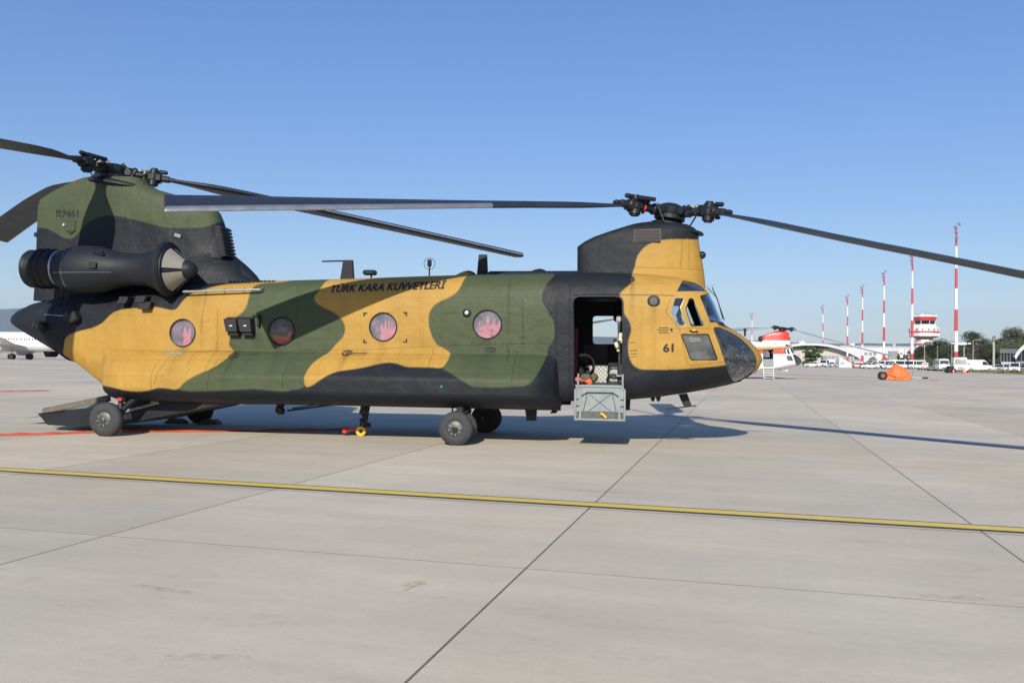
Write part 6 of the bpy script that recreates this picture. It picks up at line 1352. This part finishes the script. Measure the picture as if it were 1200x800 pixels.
# baggage carts: board on posts and flat decks
def cart(root, w, h, d):
    b = MB(); b.box((0, 0, .45), (w, d, .12)); b.build('cart_deck', M['postgrey'], root)
    for x in (-w/2+.15, w/2-.15):
        for y in (-d/2+.1, d/2-.1): b = MB(); b.cyl((x, y, .5), (x, y, h), .04, n=6); b.build('cart_post', M['lampgrey'], root)
        for y in (-d/2+.1, d/2-.1): b = MB(); b.cyl((x, y-.05, .2), (x, y+.05, .2), .2, n=10); b.build('cart_wheel', M['tyre_dark'], root)
    b = MB(); b.box((0, 0, h), (w, d, .08)); b.build('cart_roof', M['postgrey'], root)
c1 = simple('baggage_cart', 1082, 433.6, 9, 8.2, 1.6, cart, 'baggage cart carrying a white board with red marks', 'baggage cart')
b = MB(); b.box((-.0, -.85, 1.15), (1.25, .05, .9)); b.build('white_board', M['mastwhite'], c1); b = MB(); b.box((-.0, -.89, 1.28), (1.0, .02, .20)); b.build('red_mark', M['tail'], c1)
def deck(root, w, h, d):
    b = MB(); b.box((0, 0, .42), (w, d, .12)); b.build('cart_deck', M['postgrey'], root)
    for x in (-w/2+.25, w/2-.25): b = MB(); b.cyl((x, -d/2, .2), (x, d/2, .2), .2, n=10); b.build('cart_wheel', M['tyre_dark'], root)
    b = MB(); b.cyl((w/2, 0, .4), (w/2+.5, 0, .2), .03, n=6); b.build('tow_bar', M['lampgrey'], root)
simple('flat_cart', 1091.5, 434.2, 9, 2, 1.4, deck, 'empty flat cart right of the baggage cart with the board', 'cart'); simple('flat_cart', 1099.5, 434.6, 7, 2, 1.4, deck, 'empty flat cart in front of the white minibus', 'cart')
def forklift(root, w, h, d):
    b = MB(); b.box((0, 0, .75), (w*.8, 1.2, .7), bev=.1); b.build('tug_body', M['ink'], root); b = MB(); b.box((-.1, 0, 1.75), (w*.5, 1.1, .08)); b.build('tug_roof', M['ink'], root)
    for x in (-.3, .25): b = MB(); b.cyl((x, -.5, 1.0), (x, -.5, 1.75), .04, n=6); b.build('roof_post', M['lampgrey'], root)
    for x in (-w*.28, w*.28): b = MB(); b.cyl((x, -.65, .38), (x, .65, .38), .38, n=14); b.build('tug_wheel', M['tyre_dark'], root)
simple('aircraft_tug', 1113.6, 436.8, 7, 8, 1.4, forklift, 'small black tug beside the front of the white truck', 'tug')
def cone_(root, w, h, d):
    b = MB(); b.lathe((0, 0, .03), (0, 0, 1), [(0, .20), (.02, .16), (.70, .03), (.72, .02)], 12); b.box((0, 0, .02), (.42, .42, .04)); b.build('cone_body', M['orange'], root); b = MB(); b.lathe((0, 0, .36), (0, 0, 1), [(0, .115), (.16, .085)], 12, caps=False); b.build('cone_band', M['mastwhite'], root)
for px, py, lab in ((1117.4, 437.9, 'traffic cone at the left front corner of the white truck'), (1129.8, 437.9, 'traffic cone at the right front corner of the white truck'), (1131.8, 437.2, 'traffic cone further back by the right side of the white truck')):
    o = simple('traffic_cone', px, py, 1, 1, 1, cone_, lab, 'traffic cone'); o['group'] = 'cones round the white truck'; o.scale = (1.0, 1.0, 1.0)
# fence behind the carts
def fence(px0, px1, D, h, label):
    root = thing('mesh_fence', base_at((px0+px1)/2, D), 0, label=label, cat='fence'); w = (px1-px0)*D/F_PX; n = int(w/2.5)+1
    for i in range(n+1): b = MB(); b.cyl((-w/2+w*i/n, 0, 0), (-w/2+w*i/n, 0, h), .06, n=6); b.build('fence_post', M['lampgrey'], root)
    b = MB()
    for j in range(8): b.box((0, 0, h*(j+.5)/8), (w, .03, .05))
    for i in range(int(w/.25)): b.box((-w/2+.25*i, 0, h/2), (.03, .03, h))
    b.build('fence_wire', mat('fence_green_grey', (.06, .10, .10), .6), root, kind='stuff')
fence(1072, 1116, 225, 2.6, 'grey-green wire fence behind the baggage carts and minibus')

# ================================================================== the load under an orange tarpaulin
DO = 79.0; ob = base_at(1049.5, DO); ot = thing('tarpaulin_covered_cart', (ob.x, ob.y, 0), R(-12), label='two-wheeled ground cart wrapped in a bright orange tarpaulin', cat='covered cart')
rr = random.Random(4); rings_ = []; NS = 26
for i in range(NS):
    t = i/(NS-1); x = -1.0+2.25*t
    H = np.interp(t, [0, .08, .22, .34, .44, .52, .64, .8, .93, 1], [.60, .80, .86, 1.38, 1.46, 1.36, 1.26, 1.02, .74, .50]); Wt = np.interp(t, [0, .1, .5, .9, 1], [.45, .62, .72, .6, .35]); r = []
    for k in range(25):
        a = math.pi*k/24; fold = 1+.055*math.sin(t*34+a*5)+.045*math.sin(t*57-a*9)
        y = -math.cos(a)*Wt*(1+.12*(1-math.sin(a)))*fold; z = .03+(H-.03)*math.sin(a)**.75*(1+.025*math.sin(t*41+k))
        r.append((x+.05*math.sin(a*7+t*5), y, z))
    rings_.append(r)
b = MB(); b.loft(rings_, caps=True, closed=True); b.build('tarpaulin', M['orange'], ot, smooth=70)
b = MB(); b.tube([(-.75, -.80, .62), (-.3, -.86, .34), (.2, -.84, .24), (.75, -.76, .36), (1.15, -.45, .62)], .045, 8); b.build('tarpaulin_fold', M['orange'], ot)
for s_ in (-1, 1): b = MB(); b.lathe((-1.12, s_*.42, .37), (-.5, s_, 0), [(-.10, .36), (0, .38), (.08, .37), (.10, .28)], 22); wv = b.build('cart_wheel', M['tyre_dark'], ot); b = MB(); b.lathe((-1.16, s_*.50, .37), (-.5, s_, 0), [(0, .20), (.04, .18)], 16); b.build('wheel_rim', mat('rusty_rim', (.22, .11, .08), .6), wv)
b = MB(); b.tube([(1.2, 0, .25), (2.0, -.1, .22), (2.5, -.1, .20)], .05, 8); b.cyl((1.5, 0, .9), (1.5, 0, .05), .05, n=8); b.build('tow_bar', M['steel'], ot)
b = MB(); b.box((2.5, -.1, .22), (.5, .22, .16), bev=.04); b.build('tow_eye', M['ink'], ot); b = MB(); b.box((3.3, -.1, .06), (.7, .25, .05), bev=.02); b.build('loose_strap', M['red'], ot)
# dark service line far across the apron and sealed cracks
strip([G(866, 437), G(960, 440.2), G(1034, 442.6)], .5, .004, 'far_joint_line', M['joint'], kind='structure'); strip([G(915, 446.5), G(985, 447.5), G(1030, 449.5)], .5, .004, 'far_joint_line', stainmat('line_brown', (.25, .20, .14), .8), kind='structure')
strip([G(-100, 424), G(60, 427.5), G(640, 440)], .35, .004, 'far_joint_line', M['joint'], kind='structure'); strip([G(-100, 431), G(100, 434), G(640, 452)], .25, .004, 'far_joint_line', M['joint'], kind='structure')
strip([G(-100, 418.0), G(90, 420.5)], 3.0, .004, 'far_grass_strip', mat('far_dry_grass', (.30, .26, .18), .9), kind='structure')

# ================================================================== hills and air
def ridge(pts, D, name, c, seed):
    rr = random.Random(seed); n = 260; b = MB(); px0, px1 = pts[0][0], pts[-1][0]; top = []; bot = []
    for i in range(n+1):
        px = px0+(px1-px0)*i/n; y = np.interp(px, [p[0] for p in pts], [p[1] for p in pts])+.8*math.sin(px*.031+seed)+.5*math.sin(px*.11)+.3*rr.random(); P_ = base_at(px, D)
        z = EYE+(hz(px)-y)*D/F_PX; top.append((P_.x*1.10, P_.y*1.10, z)); bot.append((P_.x, P_.y, -.5))
    mid2 = [((a[0]*.55+c_[0]*.45), (a[1]*.55+c_[1]*.45), a[2]*(.52+.10*math.sin(i*.35)+.06*math.sin(i*.9+1))) for i, (a, c_) in enumerate(zip(top, bot))]
    back = [(a[0]*1.1, a[1]*1.1, -.5) for a in top]
    b.loft([bot, mid2, top, back], caps=False, closed=False); return b.build(name, mat(name, c, .95, var=.3, scale=.003), None, smooth=50, kind='structure')
ridge([(-900, 350), (-200, 352), (0, 357), (45, 355), (200, 362), (420, 385), (600, 392), (700, 391.5), (740, 393), (860, 396), (920, 398), (1060, 401), (1200, 405), (1700, 408), (2200, 404)], 6500, 'hills', (.07, .09, .05), 3)
b = MB(); z0_, z1_ = -1.2, 480.0; b.box((0, 3400, (z0_+z1_)/2), (17600, 12000-800, z1_-z0_)); hazeo = b.build('haze', [], None, smooth=0, kind='stuff')
hm = bpy.data.materials.new('haze_air'); hm.use_nodes = True; t_ = hm.node_tree; t_.nodes.remove(t_.nodes['Principled BSDF']); pv = t_.nodes.new('ShaderNodeVolumePrincipled'); pv.inputs['Color'].default_value = (.56, .70, .95, 1); pv.inputs['Density'].default_value = .00008; pv.inputs['Anisotropy'].default_value = .0
t_.links.new(pv.outputs[0], t_.nodes['Material Output'].inputs['Volume']); hazeo.data.materials.append(hm)
